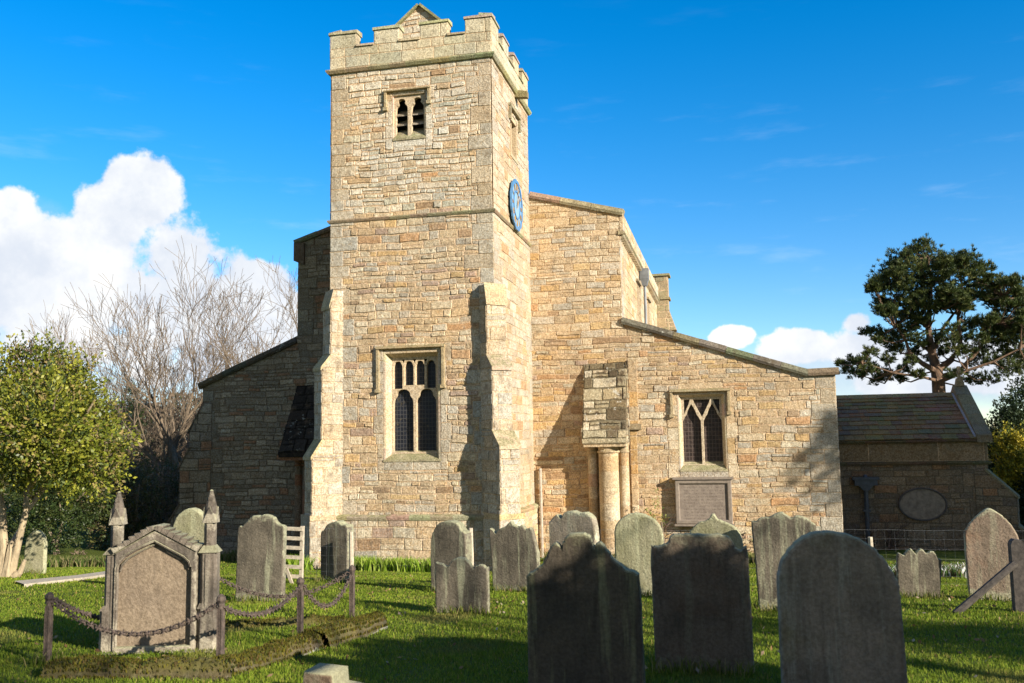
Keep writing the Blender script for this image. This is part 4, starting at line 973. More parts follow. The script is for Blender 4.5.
o = mb.build('oval_plaque', flat_mat('dark_plaque_rim', (.07, .06, .055), .8, 0, .4), CH)
me = slab2d([(x, z) for x, z in ov2], [], .07, .01); mb = MB(); mb.v = [(v.co.x, v.co.y+PY-.065, v.co.z) for v in me.vertices]; mb.f = [tuple(p.vertices) for p in me.polygons]; mb.c = [(.2, .17, .14)]*len(mb.f)
mb.build('plaque_face', flat_mat('plaque_stone', (.19, .155, .12), .8, 0, .5, 20, .3), o)
mb = MB(); mb.box(9.74, 10.42, PY-.3, PY-.02, 2.02, 2.2); mb.box(9.68, 10.48, PY-.34, PY-.02, 2.2, 2.28); mb.prism([(9.86, 2.02), (10.3, 2.02), (10.16, 1.86), (10.0, 1.86)], 'y', PY-.27, PY-.03); mb.tube([(10.08, PY-.14, 2.27), (10.08, PY-.14, 2.36)], [.09, .05], 8)
h = mb.build('rainwater_hopper', M_IRON, CH); mb = MB(); mb.tube([(10.08, PY-.14, 1.88), (10.06, PY-.14, -.2)], .07, 10)
for z in (1.2, .2): mb.box(9.97, 10.19, PY-.23, PY-.0, z, z+.06)
mb.build('downpipe', M_IRON, h)

# ------------------------------------------------------------------ headstones
def smooth_outline(P, k=4, closed=False):
    out = []
    n = len(P)
    for i in range(n-1):
        p0, p1, p2, p3 = P[max(i-1, 0)], P[i], P[i+1], P[min(i+2, n-1)]
        for j in range(k):
            t = j/k; q = []
            for a in (0, 1):
                q.append(.5*((2*p1[a])+(-p0[a]+p2[a])*t+(2*p0[a]-5*p1[a]+4*p2[a]-p3[a])*t*t+(-p0[a]+3*p1[a]-3*p2[a]+p3[a])*t**3))
            out.append(tuple(q))
    out.append(P[-1]); return out
FEET = []
def headstone(name, org, pts, base, dist, mat, label, thick=.1, yaw=0., lean=0., tip=0., wob=.004, seed=1, group=None, smooth=True, cat='gravestone'):
    """pts: the stone's front outline measured on the photo (zoomed picture, origin org), from left foot over the top to right foot.
    It is turned into metres at the stone's own distance and stood on the ground there."""
    sc = 3.3625; P = [(org[0]+x/sc, org[1]+y/sc) for x, y in pts]
    cx = (min(p[0] for p in P)+max(p[0] for p in P))/2
    if dist is None: G = ground_hit(cx, base)
    else:
        r = ray(cx, 560.); X, Y = CAM[0]+r[0]*dist, CAM[1]+r[1]*dist; G = Vector((X, Y, float(gz(X, Y))))
    dep = (np.array(G)-CAM)@FW; m = dep/F
    gx = CAM+ray(cx, 500)*dep; zc = gx[2]
    O = [((p[0]-cx)*m, zat(G.x, G.y, p[1])-G.z) for p in P]
    rnd = random.Random(seed); O[0] = (O[0][0], -.22); O[-1] = (O[-1][0], -.22)
    if smooth:
        top = smooth_outline(O[1:-1], 5); O = [O[0]]+top+[O[-1]]
    O = [O[0]]+[(x+rnd.uniform(-wob, wob), z+rnd.uniform(-wob, wob)) for x, z in O[1:-1]]+[O[-1]]
    Q = [O[0]]
    for p in O[1:]:
        if math.hypot(p[0]-Q[-1][0], p[1]-Q[-1][1]) > .012: Q.append(p)
    O = Q; wd = max(x for x, _ in O)-min(x for x, _ in O); hz_ = max(z for _, z in O)+.22; cz_ = hz_/2-.22; n = len(O); V = []
    for yy, ins in ((0, .020), (.006, .007), (.020, 0), (thick-.015, 0), (thick, .014)):
        V += [(x*(1-2*ins/wd), yy, cz_+(z-cz_)*(1-2*ins/hz_)) for x, z in O]
    Fc = [tuple(range(n)), tuple(range(5*n-1, 4*n-1, -1))]+[(k*n+i, (k+1)*n+i, (k+1)*n+(i+1) % n, k*n+(i+1) % n) for k in range(4) for i in range(n)]
    me = bpy.data.meshes.new(name); me.from_pydata(V, [], Fc); me.update()
    o = bpy.data.objects.new(name, me); COL.objects.link(o); me.materials.append(mat)
    FEET.append((G.x, G.y, (max(p[0] for p in P)-min(p[0] for p in P))*m, RAD(yaw))); o.location = G; o.rotation_euler = (RAD(tip), RAD(lean), RAD(yaw))
    return tag(o, label, cat, group)
A0, A1, A2, A3, A4 = (0, 480), (180, 480), (380, 480), (580, 480), (784, 480)
GS = 'headstones in the churchyard'
headstone('gravestone', A2, [(484, 720), (484, 340), (487, 322), (512, 306), (545, 278), (560, 245), (575, 222), (592, 212), (602, 222), (606, 232), (613, 212), (628, 190), (655, 178), (688, 180), (708, 194), (722, 226), (730, 214), (745, 212), (765, 232), (790, 268), (828, 298), (852, 305), (868, 314), (873, 330), (878, 480), (886, 720)], None, 6.5, H_DARK,
          'large dark gravestone with scrolled shoulders and central hump, front middle', thick=.11, yaw=4, seed=2, group=GS)
headstone('gravestone', A3, [(258, 655), (254, 420), (253, 232), (262, 224), (290, 222), (312, 208), (322, 190), (345, 182), (400, 182), (480, 184), (512, 188), (528, 205), (540, 230), (560, 236), (578, 236), (581, 420), (585, 645)], 672, None, H_DARK2,
          'squared dark brown gravestone with notched shoulders and flat top, between two bigger dark ones', thick=.1, yaw=5, seed=3, group=GS)
headstone('gravestone', A4, [(-20, 720), (-20, 340), (-10, 290), (20, 240), (60, 200), (110, 178), (160, 174), (215, 182), (270, 205), (320, 248), (355, 300), (375, 345), (382, 400), (393, 720)], None, 6.1, H_ARCH,
          'big round-topped dark gravestone with pale speckled streaks, nearest on the right', thick=.12, yaw=3, seed=4, group=GS)
headstone('gravestone', A2, [(180, 452), (179, 380), (178, 288), (188, 281), (202, 284), (218, 293), (228, 288), (240, 270), (262, 262), (285, 264), (303, 280), (318, 296), (330, 286), (345, 283), (358, 292), (367, 292), (369, 456)], 613, None, H_MID,
          'low wide gravestone with hollowed shoulders standing in open grass, lichen along its foot', thick=.09, yaw=-2, lean=.5, seed=5, group=GS)
headstone('gravestone', A2, [(162, 378), (158, 300), (162, 200), (172, 172), (188, 150), (212, 140), (240, 138), (265, 146), (280, 165), (298, 190), (300, 290), (300, 378)], 592, None, H_MID,
          'tall ribbed gravestone with a mossy uneven top behind the low wide one', thick=.2, yaw=-14, seed=6, group=GS)
headstone('gravestone', A2, [(372, 380), (370, 300), (364, 180), (370, 164), (378, 172), (386, 180), (400, 166), (424, 156), (445, 140), (455, 150), (475, 158), (487, 150), (500, 166), (512, 160), (522, 165), (530, 200), (540, 245), (537, 378)], 592, None, H_MID,
          'leaning gravestone with jagged crown and pale green lichen patches, left of the big scrolled one', thick=.11, yaw=-10, lean=-1, seed=7, group=GS)
headstone('gravestone', A2, [(560, 330), (558, 145), (572, 130), (590, 118), (602, 130), (620, 110), (650, 104), (678, 112), (690, 108), (708, 112), (728, 135), (735, 200), (736, 330)], None, 14.4, H_PALE,
          'wavy-topped gravestone partly hidden behind the scrolled dark one, below the stone columns', thick=.16, yaw=-18, seed=8, group=GS)
headstone('gravestone', A3, [(121, 386), (120, 250), (120, 175), (130, 146), (160, 120), (200, 110), (243, 123), (272, 150), (283, 185), (283, 280), (283, 386)], 596, None, H_GREEN,
          'pale yellow-green round-topped gravestone in front of the columns', thick=.1, yaw=-4, seed=9, group=GS)
headstone('gravestone', A3, [(370, 330), (370, 200), (374, 172), (400, 146), (428, 136), (440, 128), (452, 112), (464, 128), (480, 137), (515, 152), (540, 180), (548, 225), (550, 330)], None, 12.2, H_GREEN,
          'gravestone with a knobbed peak showing above the squared dark one', thick=.1, yaw=-6, seed=10, group=GS)
headstone('gravestone', A3, [(606, 447), (600, 300), (592, 152), (605, 142), (625, 128), (650, 126), (672, 114), (692, 108), (712, 120), (725, 128), (745, 120), (768, 126), (790, 142), (806, 170), (808, 300), (808, 447)], 612, None, H_MID,
          'upright brown gravestone with a rippled top edge, just behind the round-topped one', thick=.12, yaw=-5, seed=11, group=GS)
headstone('gravestone', A4, [(385, 400), (388, 320), (392, 252), (410, 254), (422, 240), (435, 232), (447, 248), (456, 238), (470, 232), (484, 246), (497, 238), (508, 242), (520, 262), (530, 270), (526, 330), (518, 402)], 598, None, H_MID,
          'small weathered three-lobed gravestone by the wire fence on the right', thick=.1, yaw=0, lean=1.5, seed=12, group=GS)
headstone('gravestone', A4, [(634, 405), (630, 300), (630, 195), (638, 165), (655, 140), (680, 115), (712, 95), (745, 115), (772, 145), (793, 185), (800, 230), (800, 300), (798, 420)], 601, None, H_RED,
          'pinkish gravestone with a pointed gothic top beside the timber post', thick=.1, yaw=-8, seed=13, group=GS)
headstone('gravestone', A1, [(174, 412), (178, 300), (182, 168), (200, 154), (218, 136), (232, 124), (250, 118), (264, 122), (278, 116), (296, 118), (316, 128), (328, 146), (350, 155), (354, 172), (352, 300), (350, 410)], 602, None, H_MID,
          'broad three-humped gravestone with two pale drip streaks, left of the slatted hurdle', thick=.1, yaw=0, seed=14, group=GS)
headstone('gravestone', A1, [(458, 348), (457, 260), (458, 182), (470, 170), (484, 152), (505, 143), (530, 138), (548, 150), (566, 150), (574, 172), (575, 260), (575, 350)], 583, None, H_MID,
          'mossy shouldered gravestone standing against the corner of the tower', thick=.2, yaw=-16, seed=15, group=GS)
headstone('gravestone', A1, [(-45, 380), (-42, 200), (-35, 150), (-15, 115), (20, 96), (50, 98), (72, 118), (86, 150), (92, 200), (94, 380)], 592, None, H_GREEN,
          'pale round-topped gravestone seen behind the pinnacled monument', thick=.12, yaw=0, seed=16, group=GS)
headstone('gravestone', A0, [(75, 318), (75, 235), (84, 192), (112, 170), (138, 185), (148, 212), (148, 318)], 574, None, H_GREEN,
          'small round-topped gravestone behind the tree trunk on the far left', thick=.12, yaw=5, seed=17, group=GS)

# ------------------------------------------------------------------ gothic monument with pinnacles
def monument():
    G = ground_hit(160, 651); dep = (np.array(G)-CAM)@FW; m = dep/F; cx = 545/3.3625
    t = thing('pinnacled_monument', G, 'tall gothic grave monument with two pinnacled piers and a gabled arch', 'monument', None); t.rotation_euler = (0, 0, RAD(17))
    X = lambda zx: (zx/3.3625-160)*m
    Z = lambda zy: zat(G.x, G.y, 480+zy/3.3625)-G.z
    c = (.2, .16, .12)
    def part(mb, name, mat, parent=t):
        o = mb.build(name, mat, parent); o.data.transform(Matrix.Translation(ORG[t.name])); 
        return o
    def pier(a0, a1, b0, b1, c0, c1, yb, tip, s0, s1):
        # base stage, middle stage, shaft, gablets, spire (plan is square, tapering with set-offs)
        mb = MB(); g = .23
        a0, a1, b0, b1, c0, c1, s0, s1 = [((p+q)/2-(q-p)*.38, (p+q)/2+(q-p)*.38)[i] for p, q in ((a0, a1), (b0, b1), (c0, c1), (s0, s1)) for i in (0, 1)]
        def stage(x0, x1, z0, z1, d, ch=.03):
            mb.prism([(x0+ch, -d), (x1-ch, -d), (x1, -d+ch), (x1, d-ch), (x1-ch, d), (x0+ch, d), (x0, d-ch), (x0, -d+ch)], 'z', z0, z1, c)
        def slope(x0, x1, X0, X1, z0, z1, d0, d1):
            mb.hexa([(x0, -d0, z0), (x1, -d0, z0), (x1, d0, z0), (x0, d0, z0), (X0, -d1, z1), (X1, -d1, z1), (X1, d1, z1), (X0, d1, z1)], c)
        d0, d1, d2 = (a1-a0)/2, (b1-b0)/2, (c1-c0)/2
        stage(a0, a1, -.2, Z(432), d0); slope(a0, a1, b0, b1, Z(432), Z(415), d0, d1)
        stage(b0, b1, Z(416), Z(245), d1, .025); slope(b0-.015, b1+.015, c0, c1, Z(245), Z(222), d1+.015, d2)
        tip -= 5; mm = (c0+c1)/2; mb2 = mb
        stage(c0, c1, Z(224), Z(140), d2, .03)
        # central rib on the faces
        mb.box(mm-.02, mm+.02, -d1-.012, -d1+.03, Z(600), Z(250), c); mb.box(mm-.018, mm+.018, -d2-.01, -d2+.02, Z(215), Z(150), c)
        o = part(mb, 'pier', H_MON)
        sp = MB(); sw = (s1-s0)/2; zb, zt = Z(146), Z(tip); mm = (s0+s1)/2
        for q in range(4):   # gablets
            ang = q*math.pi/2; R = lambda x, y: (mm+x*math.cos(ang)-y*math.sin(ang), x*math.sin(ang)+y*math.cos(ang))
            V_ = [(-sw, -sw, zb-.02), (-sw*.45, -sw*1.02, zb+.09), (0, -sw*1.0, zb-.0), (sw*.45, -sw*1.02, zb+.09), (sw, -sw, zb-.02), (0, 0, zb+.02)]
            sp.face([(*R(x, y), z) for x, y, z in [(-sw, -sw, zb), (0, -sw*1.02, zb+.15), (sw, -sw, zb)]], c)
            sp.face([(*R(x, y), z) for x, y, z in [(-sw, -sw, zb), (0, -sw*1.02, zb+.15), (0, -sw*.3, zb+.17), (-sw*.5, -sw*.5, zb+.1)]], c)
            sp.face([(*R(x, y), z) for x, y, z in [(sw, -sw, zb), (0, -sw*1.02, zb+.15), (0, -sw*.3, zb+.17), (sw*.5, -sw*.5, zb+.1)]], c)
        prev = None; H = zt-zb
        for k, (s, h) in enumerate(((.92, 0), (.90, .18), (.80, .38), (.60, .62), (.36, .85), (.26, .92), (.27, .96), (.08, 1.))):
            r = [(mm+sw*s*a_, sw*s*b_, zb+H*h) for a_, b_ in ((-1, -.45), (-.45, -1), (.45, -1), (1, -.45), (1, .45), (.45, 1), (-.45, 1), (-1, .45))]
            if prev:
                for i in range(8): sp.face([prev[i], prev[(i+1) % 8], r[(i+1) % 8], r[i]], c)
            prev = r
        sp.face(prev, c); sp.face([(mm-sw, -sw, zb), (mm+sw, -sw, zb), (mm+sw, sw, zb), (mm-sw, sw, zb)], c)
        for sg in (-1, 1):  # small crocket ball near the tip
            sp.box(mm-.02, mm+.02, sg*.03-.01, sg*.03+.01, zt-.1, zt-.07, c)
        part(sp, 'pinnacle', H_MON, o)
    pier(X(334), X(400), X(348), X(408), X(362), X(412), 615, 40, X(358), X(420))
    pier(X(655), X(738), X(662), X(735), X(672), X(722), 640, 40, X(667), X(730))
    # gabled slab with pointed recess
    xl, xr, xm = X(392), X(660), X(522); ez, az = Z(240), Z(165)
    outer = [(xl, -.2), (xr, -.2), (xr, Z(240)), (xm, Z(166)), (xl, Z(238))]
    arch = [(X(398), -.25+.28), (X(642), -.25+.28)]
    arch = [(X(400), .06), (X(642), .06), (X(642), Z(290)), (X(636), Z(272)), (X(618), Z(255)), (X(570), Z(228)), (X(520), Z(200)), (X(470), Z(222)), (X(425), Z(248)), (X(406), Z(268)), (X(400), Z(290))]
    me = slab2d(outer, [arch], .20, .018); mb = MB(); mb.v = [(v.co.x, v.co.y-.10, v.co.z) for v in me.vertices]; mb.f = [tuple(p.vertices) for p in me.polygons]; mb.c = [c]*len(mb.f)
    fr = part(mb, 'gabled_frame', H_MON)
    mb = MB(); mb.prism([(x*1.0, z) for x, z in arch], 'y', -.035, .09, c); part(mb, 'arched_panel', H_PANEL)
    # roll moulding inside the arch
    mb = MB(); mb.tube([(x, -.085, z) for x, z in arch[2:]+[arch[0]]], .016, 6, c); mb.tube([(x*1.0+(.02 if x < 0 else -.02), -.055, z-.03) for x, z in arch[2:]], .012, 6, c); part(mb, 'moulding', H_MON, fr)
    mb = MB(); rnd = random.Random(3)   # coping cut like small roof tiles
    for a, b in (((xl-.01, Z(236)), (xm, Z(158))), ((xr+.01, Z(236)), (xm, Z(158)))):
        n = 7; d = Vector((b[0]-a[0], b[1]-a[1])); nn = Vector((-d.y, d.x)).normalized(); nn = nn if nn.y > 0 else -nn
        for i in range(n):
            p = Vector(a)+d*(i/n); q = Vector(a)+d*((i+.93)/n); h = .05+rnd.uniform(-.008, .008)
            mb.prism([tuple(p-nn*.01), tuple(q-nn*.01), tuple(q+nn*(h-.022)), tuple(p+nn*h)], 'y', -.115, .115, tuple(k*rnd.uniform(.8, 1.1) for k in c))
    part(mb, 'tile_coping', H_MON)
    mb = MB(); mb.box(X(350), X(722), -.15, .15, -.15, .015, c); part(mb, 'plinth', H_MON)
monument()
# empties carry children built in local space: shift handled above

# ------------------------------------------------------------------ spiked chains, posts and mossy kerbs round the grave plots
PB = [ground_hit(47, 664), ground_hit(220, 669), ground_hit(300, 640), ground_hit(352, 622)]
PT = [592, 594, 577, 565]
PLAB = ['rusty iron grave post left of the pinnacled monument', 'rusty iron grave post right in front of the monument', 'rusty iron grave post on the mossy kerb, middle one behind the monument', 'rusty iron grave post farthest along the kerb, in front of the mossy gravestone']
def make_post(h):
    t = thing('grave_post', (0, 0, 0), 'x', 'post', 'iron posts around the grave plot'); mb = MB(); r = .024
    mb.prism([(r*a, r*b) for a, b in ((-1, -.35), (-.35, -1), (.35, -1), (1, -.35), (1, .35), (.35, 1), (-.35, 1), (-1, .35))], 'z', -.1, h-.09)
    for x, y in ((-.8, -.8), (.8, -.8), (.8, .8), (-.8, .8)): mb.tube([(x*r, y*r, -.05), (x*r, y*r, h-.12)], .009, 5)
    mb.build('shaft', M_RUST, t)
    mb = MB(); mb.prism([(r*1.35*math.cos(k*.785), r*1.35*math.sin(k*.785)) for k in range(8)], 'z', h-.095, h-.07)
    mb.tube([(0, 0, h-.075), (0, 0, h-.05), (0, 0, h-.02), (0, 0, h)], [.03, .042, .034, .008], 8); mb.build('cap', M_RUST, t); return t
heads = []
for i, (b, pt) in enumerate(zip(PB, PT)):
    h = zat(b.x, b.y, pt)-b.z; p = make_post(h); p.location = b; p['label'] = PLAB[i]; heads.append(Vector((b.x, b.y, b.z+h)))
def chain(a, b, sag, label, n_=None):
    a, b = Vector(a), Vector(b); L = (b-a).length; n = int((L*1.1)/.042); mb = MB(); rnd = random.Random(int(L*100)); c = (.1, .06, .04)
    P = lambda s: a.lerp(b, s)-ZV*(4*sag*1.7*s*(1-s))
    for i in range(n):
        p = P((i+.5)/n); d = (P((i+1)/n)-P(i/n)).normalized(); u = d.cross(ZV).normalized(); v = d.cross(u)
        if i % 2: u, v = v, u
        w = .029; pts = []
        for k in range(9):
            t = k/8*6.28318; pts.append(p+d*(w*math.cos(t))+u*(.018*math.sin(t)))
        mb.tube(pts, .0078, 5, c, cap=False)
        if i % 2 == 0:
            for s in range(4):
                t = rnd.uniform(-.4, .4)+s*math.pi/2+.78; q = (u*math.cos(t)+v*math.sin(t)+d*rnd.uniform(-.2, .2)).normalized()
                mb.tube([p, p+q*.02, p+q*.042], [.010, .008, .001], 4, c)
    o = mb.build('spiked_chain', M_RUST, None, origin=tuple(a)); return tag(o, label, 'chain', 'spiked chains around the grave plot')
tp = [h-ZV*.06 for h in heads]
chain(tp[0]+ZV*-.0, tp[1], .17, 'spiked rusty chain sagging across the front of the pinnacled monument')
chain(tp[1]+Vector((.03, 0, -.05)), tp[2]+ZV*-.03, .09, 'spiked rusty chain from the post beside the monument to the middle kerb post')
chain(tp[2]+Vector((.03, 0, -.02)), tp[3]-ZV*.02, .17, 'spiked rusty chain in a short deep loop between the two kerb posts')
bk = ground_hit(212, 622); bk2 = Vector((bk.x, bk.y, zat(bk.x, bk.y, 574)))
bt = make_post(zat(bk.x, bk.y, 570)-bk.z); bt.location = bk; bt['label'] = 'rusty iron grave post mostly hidden behind the monument right pier'
chain(bk2, tp[3]+ZV*.0, .16, 'spiked rusty chain along the back of the grave plot, far side')
lf = ground_hit(52, 630); lfz = Vector((lf.x, lf.y, 0))
chain(tp[0]+Vector((.02, .02, 0)), Vector((ground_hit(140, 635).x, ground_hit(140, 635).y, zat(ground_hit(140, 635).x, ground_hit(140, 635).y, 617))), .05, 'spiked rusty chain going behind the left pier of the monument')

def blades(name, x, y, z, h, w, cols, mat, lean=.5, seed=0, label=None, cat=None, kind='stuff'):
    rg = np.random.default_rng(seed); n = len(x); th = rg.uniform(0, 6.283, n); lx, ly = np.cos(th), np.sin(th); ph = rg.uniform(0, 6.283, n)
    L = h*lean*rg.uniform(.1, 1, n); V = np.empty((n, 5, 3)); dx, dy = np.cos(ph)*w/2, np.sin(ph)*w/2
    V[:, 0] = np.c_[x-dx, y-dy, z-.01]; V[:, 1] = np.c_[x+dx, y+dy, z-.01]
    mx, my, mz = x+lx*L*.35, y+ly*L*.35, z+h*.6
    V[:, 2] = np.c_[mx+dx*.8, my+dy*.8, mz]; V[:, 3] = np.c_[mx-dx*.8, my-dy*.8, mz]; V[:, 4] = np.c_[x+lx*L, y+ly*L, z+h]
    V = V.reshape(-1, 3); b = np.arange(n)*5
    Fq = np.c_[b, b+1, b+2, b+3]; Ft = np.c_[b+3, b+2, b+4, b+4]
    me = bpy.data.meshes.new(name); me.vertices.add(len(V)); me.vertices.foreach_set('co', V.astype(np.float32).ravel())
    li = np.concatenate([np.c_[b, b+1, b+2, b+3].ravel(), np.c_[b+3, b+2, b+4].ravel()])
    ls = np.concatenate([np.arange(n)*4, 4*n+np.arange(n)*3]); lt = np.concatenate([np.full(n, 4), np.full(n, 3)])
    me.loops.add(len(li)); me.loops.foreach_set('vertex_index', li.astype(np.int32)); me.polygons.add(2*n)
    me.polygons.foreach_set('loop_start', ls.astype(np.int32)); me.polygons.foreach_set('loop_total', lt.astype(np.int32)); me.update(calc_edges=True)
    set_cols(me, np.r_[cols, cols]); o = link(name, me, mat); return tag(o, label, cat, kind=kind)
def kerb(p, q, w, h, label, seed, slope=0., n=3):
    p, q = Vector(p), Vector(q); L = (q-p).length; d = (q-p).normalized(); u = Vector((d.y, -d.x, 0)); rnd = random.Random(seed)
    nx_, ny_ = int(L/.02)+1, 19; V = []; Fs = []
    for i in range(nx_+1):
        s = i/nx_*L; b = p+d*s
        for j in range(ny_):
            t = j/(ny_-1); a = (t-.5)*w; pr = (1-abs(2*t-1)**4)
            joint = .03*math.exp(-(((s % (L/n))-(L/n)*.5)/.012)**2)
            x, y = b.x+u.x*a, b.y+u.y*a; nz = .03*_vn(x*6., y*6., 1, seed)+.02*_vn(x*17., y*17., 1, seed+3)+.012*_vn(x*41., y*37., 1, seed+5)+rnd.uniform(-.006, .006)
            z = float(gz(x, y))-.06+(h+slope*(t-.5)+nz-joint)*pr+.02
            V.append((x+.02*_vn(x*9, y*9, 1, 5), y+.02*_vn(y*9, x*9, 1, 6), z))
    for i in range(nx_):
        for j in range(ny_-1): a = i*ny_+j; Fs.append((a, a+1, a+ny_+1, a+ny_))
    V = np.array(V); o = mesh_np('grave_kerb', V, np.array(Fs), np.tile((.1, .1, .05), (len(Fs), 1)), M_KERB, origin=tuple(p), smooth=True)
    rg = np.random.default_rng(seed); m = int(L*w*16000); ii = rg.integers(0, len(V), m); q = V[ii]+rg.normal(size=(m, 3))*np.array([.012, .012, .0])
    keep = (_vn(q[:, 0]*5., q[:, 1]*5., 1, seed)+.4*rg.normal(size=m)) > -.25; q = q[keep]; m = len(q)
    mc = np.array([(.13, .115, .015), (.09, .085, .015), (.16, .14, .02), (.07, .085, .02), (.12, .08, .03)])[rg.integers(0, 5, m)]*rg.uniform(.7, 1.3, (m, 1))
    mo = blades('moss', q[:, 0], q[:, 1], q[:, 2]-.004, rg.uniform(.008, .026, m), np.full(m, .011), mc, M_GRASS, 1.2, seed); mo.parent = o; mo.matrix_parent_inverse = Matrix.Translation(-Vector(p)); del mo['kind']
    return tag(o, label, 'kerb', 'mossy kerbs of the grave plot')
off = Vector((0, 0, 0))
k1, k2, k3, k4 = ground_hit(52, 676), ground_hit(226, 677), ground_hit(312, 648), ground_hit(372, 628)
kerb(k1, k2+Vector((.1, 0, 0)), .34, .17, 'mossy kerb stone along the foot of the pinnacled monument', 1)
kerb(k2+Vector((-.05, 0, 0)), k3, .30, .18, 'kerb spotted with white lichen, rising beside the iron post', 2)
kerb(k3, k4, .42, .20, 'broad sloping kerb thick with moss between the two far posts', 3, slope=.10)
kerb(ground_hit(226, 627), ground_hit(345, 622), .26, .10, 'low brown mossy kerb at the back of the plot', 4)
# stepped block at the bottom edge
G = ground_hit(316, 704)
me = slab2d([(-.27, -.2), (.33, -.2), (.33, .06), (.21, .09), (.13, .10), (.12, .2), (-.10, .215), (-.115, .08), (-.27, .05)], [], .3, .02)
o = bpy.data.objects.new('stepped_stone', me); COL.objects.link(o); me.materials.append(H_DARK2); o.location = G; tag(o, 'small stepped lichened stone block low in the grass, in front of the kerb', 'stone block')

# ------------------------------------------------------------------ slatted hurdle, timber post, wire fence
a, b = ground_hit(268, 586), ground_hit(301, 584)
hd = thing('slatted_hurdle', b, 'pale slatted timber hurdle leaning beside the three-humped gravestone', 'hurdle')
d = (a-b); d.z = 0; L = d.length; d.normalize(); H = zat(b.x, b.y, 526)-b.z
def lbar(p, q, w, th, mb):
    p, q = Vector(p), Vector(q); ax = (q-p).normalized(); s = ax.cross(Vector((0, 1, 0))).normalized()*w/2; f = Vector((0, 1, 0))*th/2
    mb.hexa([tuple(p-s-f), tuple(p+s-f), tuple(p+s+f), tuple(p-s+f), tuple(q-s-f), tuple(q+s-f), tuple(q+s+f), tuple(q-s+f)])
def loc_part(mb, name, mat, par):
    o = mb.build(name, mat, par); o.data.transform(Matrix.Translation(ORG[par.name])); return o
for x in (0, -L): mb = MB(); lbar((x, 0, -.05), (x+.02, 0, H), .055, .05, mb); loc_part(mb, 'post', M_WOODP, hd)
for k in range(6): mb = MB(); z = .12+k*(H-.17)/5; lbar((.04, -.035, z+.0), (-L-.04, -.035, z+.03), .06, .02, mb); loc_part(mb, 'slat', M_WOODP, hd)
mb = MB(); lbar((-L*.35, -.06, .25), (-.12, -.06, -.02), .05, .03, mb); loc_part(mb, 'brace', M_WOODP, hd)

G = ground_hit(1021, 612); tp_ = thing('timber_post', G, 'dark weathered timber post with a long slanting brace at the right edge', 'post')
H = zat(G.x, G.y, 540)-G.z; mb = MB(); mb.prism([(-.075, -.075), (.075, -.075), (.075, .075), (-.075, .075)], 'z', -.2, H-.05); mb.prism([(-.075, H-.05), (.075, H-.05), (.055, H), (-.03, H+.015), (-.06, H-.01)], 'y', -.075, .075); loc_part(mb, 'shaft', M_WOODD, tp_)
Gb = ground_hit(955, 614)
mb = MB(); q0, q1 = Vector((-.03, -.05, zat(G.x, G.y, 562)-G.z)), Gb-G; mb.tube([q0, q0.lerp(q1, .5), q1], [.045, .042, .045], 6); loc_part(mb, 'brace', M_WOODD, tp_)

def wire_fence():
    # follows the ground in a straight line behind the middle row of stones
    spots = [(302, 15.9), (351, 15.8), (471, 15.2), (597, 15.), (721, 14.9), (872, 14.9), (1040, 14.9)]
    Q = []
    for px, dd in spots:
        r = ray(px, 570); X, Y = CAM[0]+r[0]*dd, CAM[1]+r[1]*dd; Q.append(Vector((X, Y, float(gz(X, Y)))))
    t = thing('wire_fence', Q[0], 'thin galvanised stock-wire fence on pale stakes running through the graveyard', 'fence'); o = ORG[t.name]
    hs = [zat(q.x, q.y, 533)-q.z for q in Q]
    for i, (q, (px, _)) in enumerate(zip(Q, spots)):
        if i in (0,): continue
        mb = MB(); rnd = random.Random(i); h = min(1.05, zat(q.x, q.y, {351: 532, 471: 528, 597: 531, 721: 530, 872: 537}.get(px, 540))-q.z); mb.tube([q-ZV*.1, q+ZV*(h*.5)+Vector((.01, 0, 0)), q+ZV*h], [.04, .038, .036], 7, (.4, .35, .25)); mb.build('stake', M_WOODP, t)
    mb = MB(); r = .0011
    for a, b in zip(Q, Q[1:]):
        L = (b-a).length; n = int(L/.15); H = .92
        for k, z in enumerate((.08, .2, .33, .47, .62, .78, H)):
            mb.tube([a.lerp(b, i/8)+ZV*(z+.006*math.sin(i*2.+k)) for i in range(9)], r if k < 6 else r*1.4, 4, cap=False)
        for i in range(n): p = a.lerp(b, (i+.5)/n); mb.tube([p+ZV*.08, p+ZV*.5+Vector((.004, 0, 0)), p+ZV*H], r, 4, cap=False)
    mb.build('wire_mesh', M_WIRE, t)
wire_fence()

# ------------------------------------------------------------------ path, grass, low plants
mb = MB(); A = [ground_hit(px, py) for px, py in ((14, 584), (45, 581), (75, 578), (103, 574), (130, 569))]; B = [ground_hit(px, py) for px, py in ((24, 587.5), (52, 584), (82, 580.5), (106, 577), (132, 572))]
for i in range(4):
    mb.face([tuple(A[i]+ZV*.05), tuple(A[i+1]+ZV*.05), tuple(B[i+1]+ZV*.05), tuple(B[i]+ZV*.05)])
    mb.face([tuple(B[i]+ZV*.05), tuple(B[i+1]+ZV*.05), tuple(B[i+1]-ZV*.05), tuple(B[i]-ZV*.05)])
tag(mb.build('path', M_PATH), kind='structure')

